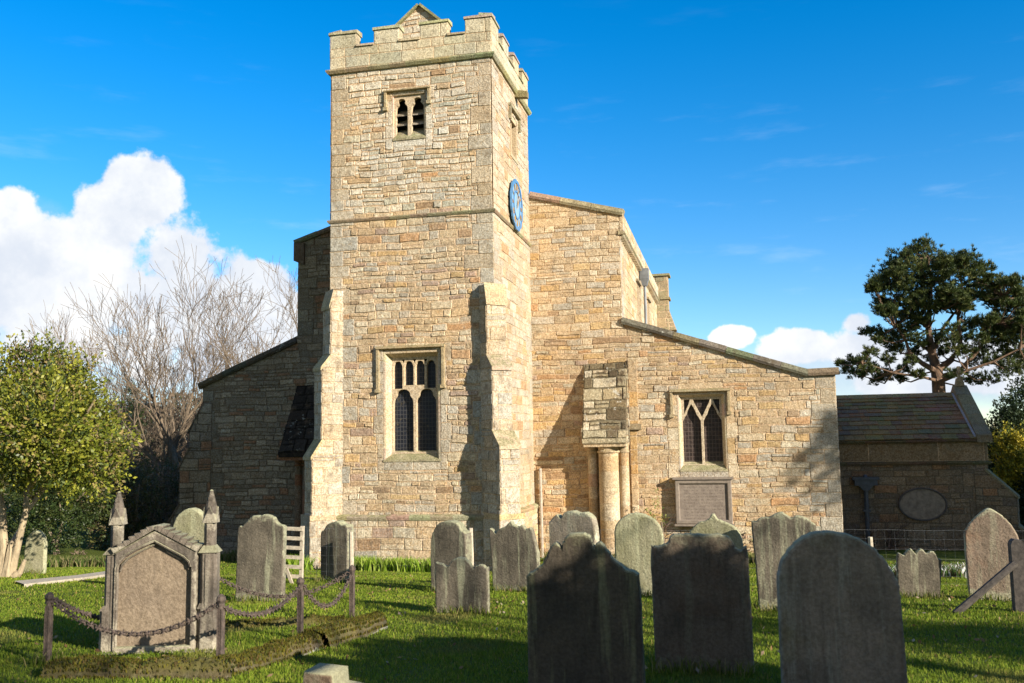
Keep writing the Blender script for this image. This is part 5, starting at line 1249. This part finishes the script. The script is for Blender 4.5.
def lawn():
    rg = np.random.default_rng(4); n = 520000
    # density falls with distance from the photographer
    u = rg.uniform(0, 1, n); r = 4.6*(30/4.6)**u; a = rg.uniform(RAD(-46), RAD(26), n)
    x = CAM[0]+r*np.sin(a); y = CAM[1]+r*np.cos(a)
    k = ~church_mask(x, y) & (y < 12); x, y, r = x[k], y[k], r[k]; n = len(x)
    cl = _vn(x, y, 2.3, 5)+.6*_vn(x, y, 7., 9); h = (.026+.022*rg.uniform(0, 1, n)+.014*np.clip(cl, -.5, 1.5))*np.where(rg.uniform(0, 1, n) < .02, 1.7, 1.)
    w = np.clip(.0045*r/6, .005, .022)*rg.uniform(.7, 1.4, n)
    base = np.array([(.095, .145, .014), (.135, .185, .02), (.19, .215, .03), (.07, .105, .014), (.27, .21, .07)]); idx = rg.choice(5, n, p=(.34, .34, .18, .10, .04)); c = base[idx]*rg.uniform(.98, 1.5, (n, 1))
    pt = np.clip(_vn(x, y, .9, 2)+.4*_vn(x, y, 3.1, 4), -1, 1)[:, None]; c = c*(1+.28*pt)+np.array([.02, .012, 0])*np.clip(pt, 0, 1); worn = np.clip(_vn(x*1.7+3, y*1.7, 1.6, 11)-.35, 0, .5)[:, None]*1.5; c = c*(1-worn)+np.array([.20, .16, .06])*worn
    blades('grass', x, y, gz(x, y), np.clip(h*.75, .016, .07), w, c, M_GRASS, .9, 1, 'short mossy churchyard turf', 'grass')
lawn()
def tufts(cx, cy, n, rad, h, seed, cols):
    rg = np.random.default_rng(seed); a = rg.uniform(0, 6.28, n); r = rad*np.sqrt(rg.uniform(0, 1, n)); x, y = cx+r*np.cos(a), cy+r*np.sin(a)
    return x, y, h*rg.uniform(.5, 1, n), np.array(cols)[rg.integers(0, len(cols), n)]*rg.uniform(.8, 1.2, (n, 1))
def bed(name, segs, step, h, cols, w, label, seed, n=26, rad=.16):
    X, Y, Hh, Cc = [], [], [], []; rnd = random.Random(seed)
    for (xa, ya), (xb, yb), dep in segs:
        L = math.hypot(xb-xa, yb-ya); k = int(L/step)
        for i in range(k):
            t = rnd.random(); q = tufts(xa+(xb-xa)*t, ya+(yb-ya)*t-rnd.uniform(0, dep), n, rad, h, seed+i, cols); X.append(q[0]); Y.append(q[1]); Hh.append(q[2]); Cc.append(q[3])
    x, y, hh, cc = map(np.concatenate, (X, Y, Hh, Cc)); return blades(name, x, y, gz(x, y), hh, np.full(len(x), w), cc, M_GRASS, .8, seed, label, 'plants')
YG = [(.22, .34, .03), (.30, .42, .05), (.16, .26, .03), (.38, .46, .10)]
bed('bulb_foliage', [((-4.2, -1.0), (-1.1, -1.0), .5), ((-5.3, -1.35), (-4.6, -1.2), .4)], .035, .42, YG, .035, 'strip of bright green bulb leaves along the foot of the tower', 31)
bed('snowdrops', [((8.6, 1.6), (12.5, 1.6), 2.2)], .03, .26, [(.07, .13, .03), (.10, .17, .04), (.80, .80, .76), (.14, .12, .06)], .045, 'patch of white snowdrops and dark leaves near the porch', 32)
bed('rough_growth', [((-12.5, -1.5), (-9.5, .8), 1.5), ((-9, 2.6), (-5.5, 3.8), 1.2), ((.6, 3.4), (8.6, 3.9), .7)], .05, .34, [(.06, .11, .02), (.16, .18, .05), (.22, .19, .09)], .03, 'rough grass and weeds growing along the wall foot', 33)

def scrolls():
    g = next(o for o in bpy.data.objects if o.name.startswith('gravestone') and 'scrolled shoulders' in o['label'])
    xs_ = [v.co.x for v in g.data.vertices]; zt = max(v.co.z for v in g.data.vertices); w = max(xs_)-min(xs_)
    for s, x0 in ((1, -.145*w), (-1, .105*w)):
        mb = MB(); mb.tube([(x0+s*(.010+.0052*k)*math.cos(k*.62+1.2), -.058, zt-.115*w-.10*w*.5+(.010+.0052*k)*math.sin(k*.62+1.2)) for k in range(11)]+[(x0+s*.05, -.057, zt-.30*w), (x0+s*.052, -.056, zt-.42*w)], [.010]*11+[.009, .003], 6)
        o = mb.build('carved_scroll', H_DARK); o.parent = g
def foot_tufts():
    "longer grass the mower misses round each headstone, plus fallen leaves"
    rg = np.random.default_rng(8); X, Y = [], []
    for x, y, w, a in FEET+[(b.x, b.y, .1, 0) for b in PB]:
        n = int(420*max(w, .25)); u = rg.uniform(-w*.56, w*.56, n); v = rg.normal(0, .05, n)+rg.choice([-.09, .09], n); X.append(x+u*math.cos(a)-v*math.sin(a)); Y.append(y+u*math.sin(a)+v*math.cos(a))
    x, y = np.concatenate(X), np.concatenate(Y); n = len(x)
    c = np.array([(.12, .17, .02), (.18, .21, .03), (.08, .12, .015), (.28, .24, .10)])[rg.integers(0, 4, n)]*rg.uniform(.7, 1.2, (n, 1))
    blades('tall_grass', x, y, gz(x, y), rg.uniform(.05, .14, n), np.full(n, .009), c, M_GRASS, .9, 9, 'longer grass tufts round the feet of the headstones', 'grass')
    n = 900; r = 5.+16*rg.uniform(0, 1, n)**1.2; a = rg.uniform(RAD(-44), RAD(24), n); x = CAM[0]+r*np.sin(a); y = CAM[1]+r*np.cos(a); k = ~church_mask(x, y); x, y = x[k], y[k]; n = len(x)
    C = np.c_[x, y, gz(x, y)+.035]; K = np.array([(.20, .11, .05), (.28, .18, .09), (.12, .07, .035), (.34, .27, .18)])[rg.integers(0, 4, n)]
    o = leaves_mesh('leaf_litter', C, unit(n, rg)*np.array([1, 1, .1]), .05, .6, K, M_LEAF, None, rg); tag(o, 'scattered brown fallen leaves lying in the turf', 'leaves', kind='stuff')

# ------------------------------------------------------------------ trees and shrubs
def unit(n, rg):
    v = rg.normal(size=(n, 3)); return v/np.linalg.norm(v, axis=1)[:, None]
def leaves_mesh(name, C, axis, size, aspect, cols, mat, parent, rg, origin=None, flat=0.):
    "one rhombic leaf per row of C, long axis roughly along axis"
    n = len(C); a = axis+unit(n, rg)*.9; a /= np.linalg.norm(a, axis=1)[:, None]
    b = np.cross(a, unit(n, rg)); b /= np.linalg.norm(b, axis=1)[:, None]+1e-9
    s = (size*rg.uniform(.6, 1.25, n))[:, None]; V = np.empty((n, 4, 3))
    V[:, 0] = C-a*s*.5; V[:, 1] = C+b*s*aspect*.5; V[:, 2] = C+a*s*.5; V[:, 3] = C-b*s*aspect*.5
    f = np.arange(n*4).reshape(n, 4); return mesh_np(name, V.reshape(-1, 3), f, cols, mat, parent, origin)
def foliage(parent, lobes, n_sprig, per, size, cols, seed, name='crown', mat=None, aspect=.5, reach=.35, inner=.55, ragged=.28, weights=None):
    rg = np.random.default_rng(seed); lob = np.array([(*c, rx, ry, rz) for c, rx, ry, rz in lobes], float)
    vol = (lob[:, 3]*lob[:, 4]*lob[:, 5])**.75; k = rg.choice(len(lob), n_sprig, p=vol/vol.sum()); d = unit(n_sprig, rg)
    rr = inner+(1-inner)*rg.uniform(0, 1, n_sprig)**.6
    bump = 1+ragged*_vn(d[:, 0]*3.1+k*2., d[:, 1]*3.1+d[:, 2]*4.3, 1., seed)+ragged*.5*rg.normal(size=n_sprig)*.5
    cc = lob[k, :3]+d*lob[k, 3:]*(rr*bump)[:, None]
    t = np.tile(rg.uniform(0, 1, (n_sprig, per, 1)), 1); ax = d+np.array([0, 0, .35])+unit(n_sprig, rg)*.5; ax /= np.linalg.norm(ax, axis=1)[:, None]
    P = cc[:, None, :]+ax[:, None, :]*t*reach+rg.normal(size=(n_sprig, per, 3))*size*.55
    base = np.array(cols)[rg.choice(len(cols), n_sprig, p=weights)]*rg.uniform(.8, 1.2, (n_sprig, 1))
    C = np.repeat(base[:, None, :], per, 1)*rg.uniform(.8, 1.2, (n_sprig, per, 1))
    return leaves_mesh(name, P.reshape(-1, 3), np.repeat(ax, per, 0), size, aspect, C.reshape(-1, 3), mat or M_LEAF, parent, rg)
def grow(mb, p, d, L, r, depth, rnd, up=.12, wig=.18, split=(2, 3), ang=(.35, .75), shrink=.72, twigs=None, minr=.006, inn=.3):
    pts = [p.copy()]; rad = [r]; n = 4 if depth > 1 else 3; dd = d.copy()
    for i in range(n):
        dd = (dd+Vector((rnd.gauss(0, wig), rnd.gauss(0, wig), rnd.gauss(0, wig)+up))).normalized(); p = p+dd*(L/n); pts.append(p.copy()); rad.append(max(minr, r*(1-.45*(i+1)/n)))
    (mb if (twigs is None or depth > 2) else twigs).tube(pts, rad, 7 if r > .1 else (5 if r > .03 else 3), cap=False)
    if depth == 0: return
    kids = []
    for i in range(1, n+1):
        if i == n or rnd.random() < inn:
            for _ in range(1 if i < n else rnd.randint(*split)): kids.append(i)
    for i in kids:
        ax = dd.cross(Vector((rnd.gauss(0, 1), rnd.gauss(0, 1), rnd.gauss(0, 1)))).normalized(); a = rnd.uniform(*ang)
        nd = (dd*math.cos(a)+ax*math.sin(a)).normalized()
        grow(mb, pts[i], nd, L*shrink*rnd.uniform(.65, 1.15), rad[i]*rnd.uniform(.6, .8), depth-1, rnd, up, wig, split, ang, shrink, twigs, minr, inn)
def bare_tree(px, Y, top, label, seed, depth=5, r=None, mat=M_BARK, tmat=None, spread=(.3, .7), up=.10, stems=1, lean=0, group='bare trees behind the church', name='bare_tree', at=None):
    B = onY(px, 440, Y) if at is None else (at[0], at[1], 0); Y = B[1]; g = float(gz(B[0], Y)); H = (zat(B[0], Y, top)-g) if at is None else top; base = Vector((B[0], Y, g-.1)); rnd = random.Random(seed)
    t = thing(name, base, label, 'tree', group); mb, tw = MB(), MB()
    for s in range(stems):
        d = Vector((lean+rnd.uniform(-.12, .12)+(s-(stems-1)/2)*.28, rnd.uniform(-.1, .1), 1)).normalized()
        grow(mb, base+Vector((s*.3, 0, 0)), d, H*.34, r or H*.021, min(depth, 5), rnd, up, .15, (2, 3), spread, .78, tw, .010)
    mb.build('trunk', mat, t); tw.build('crown', tmat or mat, t); return t
bare_tree(243, 20, 242, 'tall spreading bare tree beside the tower, largest of the leafless ones', 3, 6, mat=M_TWIGB, spread=(.35, .8))
bare_tree(165, 19, 298, 'two-stemmed bare tree standing against the white cloud', 8, 6, mat=M_TWIGB, stems=2, spread=(.25, .6))
bare_tree(118, 24, 298, 'slim bare tree with upright pale branches, left of the two-stemmed one', 12, 6, mat=M_BARK, spread=(.25, .55))
bare_tree(82, 31, 322, 'reddish fine-twigged bare tree above the green holly', 15, 6, mat=M_TWIG, spread=(.2, .5))
bare_tree(205, 23, 300, 'low buff bare tree above the aisle roof end', 21, 6, mat=M_TWIGB, spread=(.3, .7), stems=2)
bare_tree(283, 27, 258, 'bare tree rising behind the north side of the nave', 26, 6, mat=M_TWIGB, spread=(.3, .7))

def shrub(px, Y, top, wpx, cols, label, seed, n=1300, size=.09, kind='evergreen_shrub', cat='shrub', group='evergreen shrubs behind the graves', base=None, per=16, mat=None, low=0., weights=None, lobn=7):
    B = onY(px, 440, Y); g = float(gz(B[0], Y)); H = zat(B[0], Y, top)-g; dep = (np.array([B[0], Y, 3.])-CAM)@FW; w = wpx*dep/F/2; rnd = random.Random(seed)
    t = thing(kind, (B[0], Y, g), label, cat, group); lobes = []
    for i in range(lobn):
        h = rnd.uniform(.18+low, .85); s = (1-abs(h-.5)*.9); lobes.append(((B[0]+rnd.uniform(-.6, .6)*w*s, Y+rnd.uniform(-.5, .5)*w, g+H*h), w*.55*s, w*.55*s, H*.22))
    lobes.append(((B[0], Y, g+H*.5), w*.6, w*.6, H*.42))
    mb = MB(); 
    for i in range(5):
        a = Vector((B[0]+rnd.uniform(-.15, .15), Y, g-.1)); mb.tube([a, a+Vector((rnd.uniform(-.3, .3)*w, 0, H*.35)), a+Vector((rnd.uniform(-.5, .5)*w, rnd.uniform(-.3, .3)*w, H*.7))], [.06, .045, .02], 6)
    mb.build('stems', M_BARK, t)
    foliage(t, lobes, n, per, size, cols, seed, 'crown', mat=mat, reach=.3, weights=weights); return t
DG = [(.030, .052, .014), (.045, .07, .02), (.06, .075, .02)]
shrub(60, 4, 462, 120, DG, 'dark evergreen shrub behind the small headstone on the far left', 41)
shrub(128, 6, 452, 110, [(.06, .08, .025), (.09, .095, .03), (.13, .10, .05)], 'dark evergreen shrub in deep shade left of the church, nearer the wall', 42)
shrub(0, 7, 440, 120, DG, 'dark evergreen mass under the holly crown at the left edge', 43)
shrub(165, 11, 452, 90, [(.07, .08, .03), (.12, .09, .05), (.05, .07, .02)], 'dark shrub in the gap beside the aisle buttress', 44)
shrub(95, 12, 425, 110, [(.05, .07, .02), (.08, .08, .03), (.11, .09, .05)], 'olive shrub rising between the holly and the brown bushes', 45)
shrub(131, 25, 380, 34, [(.07, .13, .025), (.10, .17, .03), (.05, .09, .02)], 'narrow ivy-clad trunk, bright green among brown bushes', 46, n=900, kind='ivy_clad_tree', cat='tree', group=None, low=.1)
def brush(px, Y, top, wpx, label, seed, mat=M_TWIG, stems=13, depth=4):
    B = onY(px, 440, Y); g = float(gz(B[0], Y)); H = zat(B[0], Y, top)-g; dep = (np.array([B[0], Y, 3.])-CAM)@FW; w = wpx*dep/F/2; rnd = random.Random(seed)
    t = thing('bare_shrub', (B[0], Y, g), label, 'shrub', 'brown leafless bushes'); mb = MB()
    for i in range(stems):
        x = rnd.uniform(-.7, .7)*w; grow(mb, Vector((B[0]+x, Y+rnd.uniform(-.5, .5)*w, g-.1)), Vector((x*.25/w+rnd.gauss(0, .25), rnd.gauss(0, .2), 1)).normalized(), H*.38, .05, depth, rnd, .03, .2, (2, 3), (.35, .9), .72, None, .008, .5)
    mb.build('branches', mat, t); return t
brush(85, 25, 360, 90, 'brown twiggy bush above the holly right shoulder', 51)
brush(165, 30, 385, 80, 'brown twiggy bush right of the ivy-clad trunk', 52)
brush(195, 31, 392, 60, 'brown twiggy bush touching the aisle end', 53, M_TWIGB)
brush(130, 22, 405, 60, 'low arching buff bush in front of the ivy-clad trunk', 54, M_TWIGB)
brush(170, 7, 465, 70, 'thin bare saplings in the dark gap left of the church', 55, M_TWIGB, 6, 3)
brush(75, 3.5, 545, 50, 'tuft of dry pale stems beside the small headstone', 56, M_TWIGB, 9, 2)

# holly on the far left: several pale stems and a broad glossy crown
def holly():
    g0 = ground_hit(9, 577); Y = g0.y; t = thing('holly_tree', g0, 'broad yellow-green holly tree with pale forking stems at the left edge', 'tree')
    dep = (np.array(g0)-CAM)@FW; k = dep/F
    P = lambda px, py, dy=0: Vector((onY(px, py, Y+dy)[0], Y+dy, onY(px, py, Y+dy)[2]))
    mb = MB()
    mb.tube([P(8, 580), P(14, 560), P(20, 535), P(27, 508), P(34, 470), P(45, 430)], [.14, .075, .06, .055, .04, .02], 9)
    mb.tube([P(5, 580), P(4, 550), P(2, 510), P(-6, 460), P(-10, 420)], [.15, .08, .07, .05, .02], 9)
    mb.tube([P(12, 578), P(20, 572), P(25, 560)], [.12, .06, .03], 7)
    mb.tube([P(9, 578), P(11, 556), P(13, 545), P(20, 530, .5)], [.15, .10, .08, .05], 8)
    for a, b, c in (((27, 508), (50, 480), (90, 450)), ((27, 508), (30, 450), (20, 400)), ((34, 470), (70, 440), (95, 400)), ((2, 510), (-30, 470), (-60, 430)), ((34, 470), (60, 480), (100, 470))):
        mb.tube([P(*a), P(*b, .4), P(*c, .2)], [.08, .05, .015], 6)
    mb.build('trunk', M_BARKL, t)
    L = [(25, 432, 60, 0), (70, 430, 50, .5), (90, 455, 26, -.3), (35, 385, 36, .3), (70, 398, 28, .6), (-30, 425, 58, 0), (10, 458, 30, -.8), (60, 460, 32, -.6), (96, 474, 20, -.2), (70, 378, 20, .5), (112, 446, 11, .1), (30, 352, 9, .1), (5, 385, 34, 0), (48, 366, 14, .2), (16, 356, 10, 0), (-60, 455, 40, .6), (40, 430, 46, -1.1), (104, 462, 14, .1), (52, 376, 20, .6)]
    lob = [(tuple(P(x, y, dy)), r*k, r*k*.95, r*k*.85) for x, y, r, dy in L]
    foliage(t, lob, 3900, 12, .078, [(.145, .165, .018), (.24, .24, .03), (.085, .11, .015), (.26, .20, .07), (.04, .06, .014)], 7, 'crown', reach=.42, ragged=.42, inner=.35, aspect=.6, weights=(.34, .28, .2, .1, .08))
    tw = MB(); rnd = random.Random(5)
    for i in range(260):   # buff twigs poking through the leaves
        c, rx, ry, rz = rnd.choice(lob); c = Vector(c); d = Vector((rnd.gauss(0, 1), rnd.gauss(-.4, 1), rnd.gauss(.3, 1))).normalized()
        a = c+Vector((d.x*rx, d.y*ry, d.z*rz))*.6; b = c+Vector((d.x*rx, d.y*ry, d.z*rz))*1.06+Vector((0, 0, .15)); tw.tube([a, a.lerp(b, .5)+Vector((rnd.gauss(0, .06), 0, .03)), b], [.016, .012, .005], 3, cap=False)
    tw.build('twigs', M_TWIGB, t)
holly()

# Scots pine: traced pads of needles carried on limbs from one trunk
def pine():
    Y = 24.; sc = 4.554; O = (800, 230)
    P = lambda zx, zy, dy=0.: Vector(tuple(onY(O[0]+zx/sc, O[1]+zy/sc, Y+dy)))
    g = P(625, 700); base = Vector((g.x, Y, float(gz(g.x, Y))))
    t = thing('pine_tree', base, 'large dark Scots pine with a domed crown and open lower limbs behind the porch', 'tree')
    k = ((np.array(g)-CAM)@FW)/F/sc
    trunk = [base-ZV*.2, P(630, 690), P(622, 640), P(600, 560), P(585, 450), P(590, 350), P(600, 230), P(580, 120)]
    nodes = [(p, r) for p, r in zip(trunk, [.36, .30, .26, .18, .14, .11, .07, .04])]
    mb = MB(); mb.tube([p for p, _ in nodes], [r for _, r in nodes], 10)
    limbs = [([P(625, 645), P(560, 610, -.4), P(500, 560, -.5), P(480, 500, -.6), P(440, 440, -.6)], [.24, .17, .13, .09, .05]),
             ([P(628, 640), P(690, 590, .3), P(730, 520, .3), P(720, 400, .4), P(740, 250, .5)], [.26, .2, .15, .11, .06]),
             ([P(640, 670), P(730, 640, -.5), P(800, 560, -.6), P(850, 490, -.6), P(900, 430, -.4), P(920, 300, -.3)], [.2, .16, .13, .1, .08, .05]),
             ([P(600, 560), P(650, 450, .6), P(700, 380, .8), P(820, 300, .8)], [.14, .1, .08, .04]),
             ([P(590, 450), P(520, 400, .5), P(450, 330, .6), P(400, 260, .6)], [.12, .09, .06, .04]),
             ([P(640, 690), P(560, 670, -1), P(420, 650, -1.2), P(280, 600, -1.2)], [.13, .08, .06, .03]),
             ([P(640, 690), P(760, 640, -1.4), P(880, 600, -1.5), P(1000, 540, -1.5)], [.14, .1, .07, .03])]
    for pts, rr in limbs: mb.tube(pts, [q*.72 for q in rr], 8)
    allp = [p for p, _ in nodes[1:]]+[p for l, _ in limbs for p in l[1:]]
    rnd = random.Random(9); pads = []
    dome = [(540, 110, 70), (460, 130, 55), (620, 150, 75), (690, 170, 60), (760, 130, 50), (790, 190, 50), (400, 180, 55), (370, 240, 45), (500, 200, 80), (600, 250, 80), (700, 270, 75), (430, 290, 65), (345, 270, 30), (530, 320, 70), (360, 340, 35), (400, 370, 45), (470, 400, 50), (560, 400, 40), (790, 280, 60), (830, 230, 35), (740, 350, 50), (650, 340, 45),
            (930, 230, 40), (970, 250, 38), (900, 270, 45), (950, 310, 50), (1010, 290, 35), (880, 330, 40), (1000, 350, 40),
            (300, 465, 26), (345, 470, 30), (400, 480, 38), (460, 480, 38), (530, 500, 34), (690, 470, 50), (760, 440, 40), (640, 500, 30), (840, 420, 45), (900, 420, 50), (970, 420, 45), (820, 500, 45), (880, 500, 50), (950, 490, 45), (1000, 560, 60), (1040, 500, 60), (760, 560, 35), (440, 550, 30), (500, 600, 26), (400, 590, 28),
            (320, 560, 28), (280, 600, 32), (240, 600, 24), (215, 640, 26), (185, 610, 18), (260, 660, 34), (330, 640, 30), (390, 660, 30), (450, 680, 30), (540, 660, 22), (820, 600, 40), (900, 600, 45), (960, 640, 50), (700, 660, 30), (780, 680, 36), (860, 680, 40), (930, 560, 40), (985, 470, 45), (1010, 620, 45), (1030, 420, 50), (600, 590, 22), (700, 540, 34), (820, 550, 34), (480, 450, 40), (420, 520, 34), (360, 500, 30), (520, 560, 30), (560, 530, 30), (470, 640, 28), (300, 640, 26), (350, 690, 26), (640, 560, 26), (740, 490, 40), (930, 480, 50), (1040, 600, 60), (1060, 400, 60), (870, 460, 40)]
    for x, y, r in dome:
        pads.append((P(x, y, rnd.uniform(-1.6, 1.6)), r*k))
        if y < 430: [pads.append((P(x+rnd.uniform(-1., 1.)*r, y+rnd.uniform(-.5, .9)*r, rnd.uniform(-2.2, 2.2)), r*k*rnd.uniform(.35, .75))) for _ in range(3)]
    for p, r in pads:
        q = min(allp, key=lambda a: (a-p).length+max(0, a.z-p.z)*1.2); m = q.lerp(p, .5)+Vector((0, 0, -.12*(p-q).length)); mb.tube([q, m, p], [.05, .035, .015], 5, cap=False)
        for _ in range(6):
            d = Vector((rnd.gauss(0, 1), rnd.gauss(0, 1), rnd.gauss(.3, .6))).normalized(); mb.tube([m.lerp(p, .6), p+d*r*.9], [.015, .006], 3, cap=False)
    mb.build('trunk', M_BARKP, t)
    rg = np.random.default_rng(3); C, A, K = [], [], []
    cols = np.array([(.032, .050, .014), (.055, .078, .018), (.085, .105, .025), (.12, .125, .035)])
    for p, r in pads:
        n = int(26+150*(r/1.2)**1.6); r = r*1.1
        d = unit(n, rg); c = np.array(p)+d*np.array([r, r, r*.72])*(.3+.85*rg.uniform(0, 1, (n, 1))**.7)*(1+.18*rg.normal(size=(n, 1)))
        up = d*.6+np.array([0, 0, .9]); up /= np.linalg.norm(up, axis=1)[:, None]; per = 20
        ax = up[:, None, :]+unit(n*per, rg).reshape(n, per, 3)*.75; ax /= np.linalg.norm(ax, axis=2)[:, :, None]
        C.append((c[:, None, :]+ax*.10*rg.uniform(.4, 1.6, (n, per, 1))).reshape(-1, 3)); A.append(ax.reshape(-1, 3))
        K.append(np.repeat(cols[rg.choice(4, n, p=(.3, .38, .22, .1))]*rg.uniform(.8, 1.25, (n, 1)), per, 0))
    C, A, K = map(np.concatenate, (C, A, K)); leaves_mesh('crown', C, A*2.2, .20, .15, K, M_NEEDLE, t, rg)
pine()
shrub(1018, 15, 380, 70, [(.020, .038, .014), (.035, .055, .018)], 'very dark conifer at the right edge beyond the porch', 61, n=1500, kind='dark_conifer', cat='tree', group='conifers beyond the porch', mat=M_NEEDLE, size=.12)
shrub(1016, 11.5, 432, 48, [(.42, .33, .02), (.30, .26, .02), (.14, .16, .02)], 'golden yellow conifer at the right edge', 62, n=1100, kind='golden_conifer', cat='tree', group=None, mat=M_NEEDLE, size=.10, low=.25)
shrub(1040, 10.5, 470, 80, [(.025, .045, .012), (.04, .06, .018)], 'dark green bush below the golden conifer', 63, n=1200, kind='evergreen_shrub', group=None, size=.1)
shrub(1100, 20, 400, 120, [(.03, .05, .015), (.05, .07, .02)], 'broad dark conifer just outside the right edge', 64, n=900, kind='dark_conifer', cat='tree', group='conifers beyond the porch', size=.16)
def small_plants():
    for px, Y, top, w, lab, sd in ((652, 4.0, 500, 26, 'leafy climber on the wall beside the pale round-topped headstone', 71), (760, 4.1, 526, 22, 'small leafy shrub at the wall foot behind the brown rippled headstone', 72)):
        shrub(px, Y, top, w, [(.12, .17, .03), (.20, .22, .05), (.16, .10, .05)], lab, sd, n=70, per=10, size=.07, kind='wall_shrub', group='shrubs growing against the south aisle wall', lobn=4)
    brush(868, 7.5, 500, 60, 'thin leafless climber spreading over the porch wall', 73, M_TWIG, 7, 2)
    brush(648, 4.2, 498, 26, 'brown bare stems on the wall below the stone stub', 74, M_TWIG, 5, 2)
small_plants()
# woodland behind everything: reads as one brown-green mass
def wood(name, x0, x1, Y, h0, h1, label, seed, n, cols, size=.55):
    rg = np.random.default_rng(seed); x = rg.uniform(x0, x1, n); y = Y+rg.uniform(-4, 6, n); hh = (h0+(h1-h0)*(.5+.5*_vn(x*.35, y*.1, 1, seed)))*(.92+.16*rg.uniform(0, 1, n)); z = -.3+hh*rg.uniform(0, 1, n)**.7
    C = np.c_[x, y, z]; K = np.array(cols)[rg.integers(0, len(cols), n)]*rg.uniform(.7, 1.3, (n, 1)); o = leaves_mesh(name, C, np.tile((0, 0, 1.), (n, 1)), size, .3, K, M_NEEDLE, None, rg); return tag(o, label, 'wood', kind='stuff')
wood('woodland', -110, -12, 44, 6.5, 9.0, 'brown winter woodland beyond the churchyard on the left', 81, 60000, [(.10, .075, .05), (.14, .10, .06), (.06, .07, .03), (.17, .12, .08)])
wood('hedge', -12, 110, 62, 4.5, 6.2, 'distant dark hedge line beyond the porch', 82, 40000, [(.05, .06, .025), (.08, .07, .04)])

# trees standing off to the right, whose shade falls on the porch and the nearest graves
def shade_tree(x, y, zc, rx, rz, label, seed, n, size=.16):
    g = float(gz(x, y)); t = thing('yew_tree', (x, y, g), label, 'tree', 'yews standing right of the view'); mb = MB(); mb.tube([(x, y, g-.2), (x+.2, y, g+(zc-g)*.6), (x, y, zc+rz*.5)], [.4, .3, .1], 9); mb.build('trunk', M_BARKP, t)
    rnd = random.Random(seed); lobes = [((x, y, zc), rx*.8, rx*.8, rz*.85)]+[((x+rnd.uniform(-.6, .6)*rx, y+rnd.uniform(-.6, .6)*rx, zc+rnd.uniform(-.6, .6)*rz), rx*.45, rx*.45, rz*.4) for _ in range(9)]
    foliage(t, lobes, n, 14, size, DG, seed, 'crown', reach=.35, inner=.2, ragged=.12)
sx, sy = math.sin(SUN_AZ), -math.cos(SUN_AZ); qx, qy = -sy, sx     # towards the sun / across
def at_q(q, s): return (sx*s+qx*q, sy*s+qy*q)
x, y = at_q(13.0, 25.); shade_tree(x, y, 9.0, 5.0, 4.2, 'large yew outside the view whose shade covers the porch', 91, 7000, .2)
x, y = at_q(-12.6, 20.); shade_tree(x, y, 4.35, 1.5, .9, 'slim yew outside the view whose shade covers the three nearest headstones', 92, 2300)
x, y = at_q(-16.2, 24.); shade_tree(x, y, 8.6, 2.0, 2.6, 'yew behind the photographer whose shade falls on the grass at lower left', 93, 800)
for q, s, h, lab, sd in ((-11.5, 24., 11., 'bare tree outside the view, its trunk shade crossing the open grass', 95), (-10.1, 26., 12., 'bare tree outside the view, second shade stripe over the grass', 96)):
    bare_tree(0, 0, h, lab, sd, 2, r=.2, mat=M_BARK, spread=(.25, .55), group='bare trees right of the view', at=at_q(q, s))
foot_tufts()
x, y = at_q(-8.2, 24.); shade_tree(x, y, 5.3, 1.5, 1.0, 'small yew outside the view whose shade dapples the grass at lower right', 99, 260)
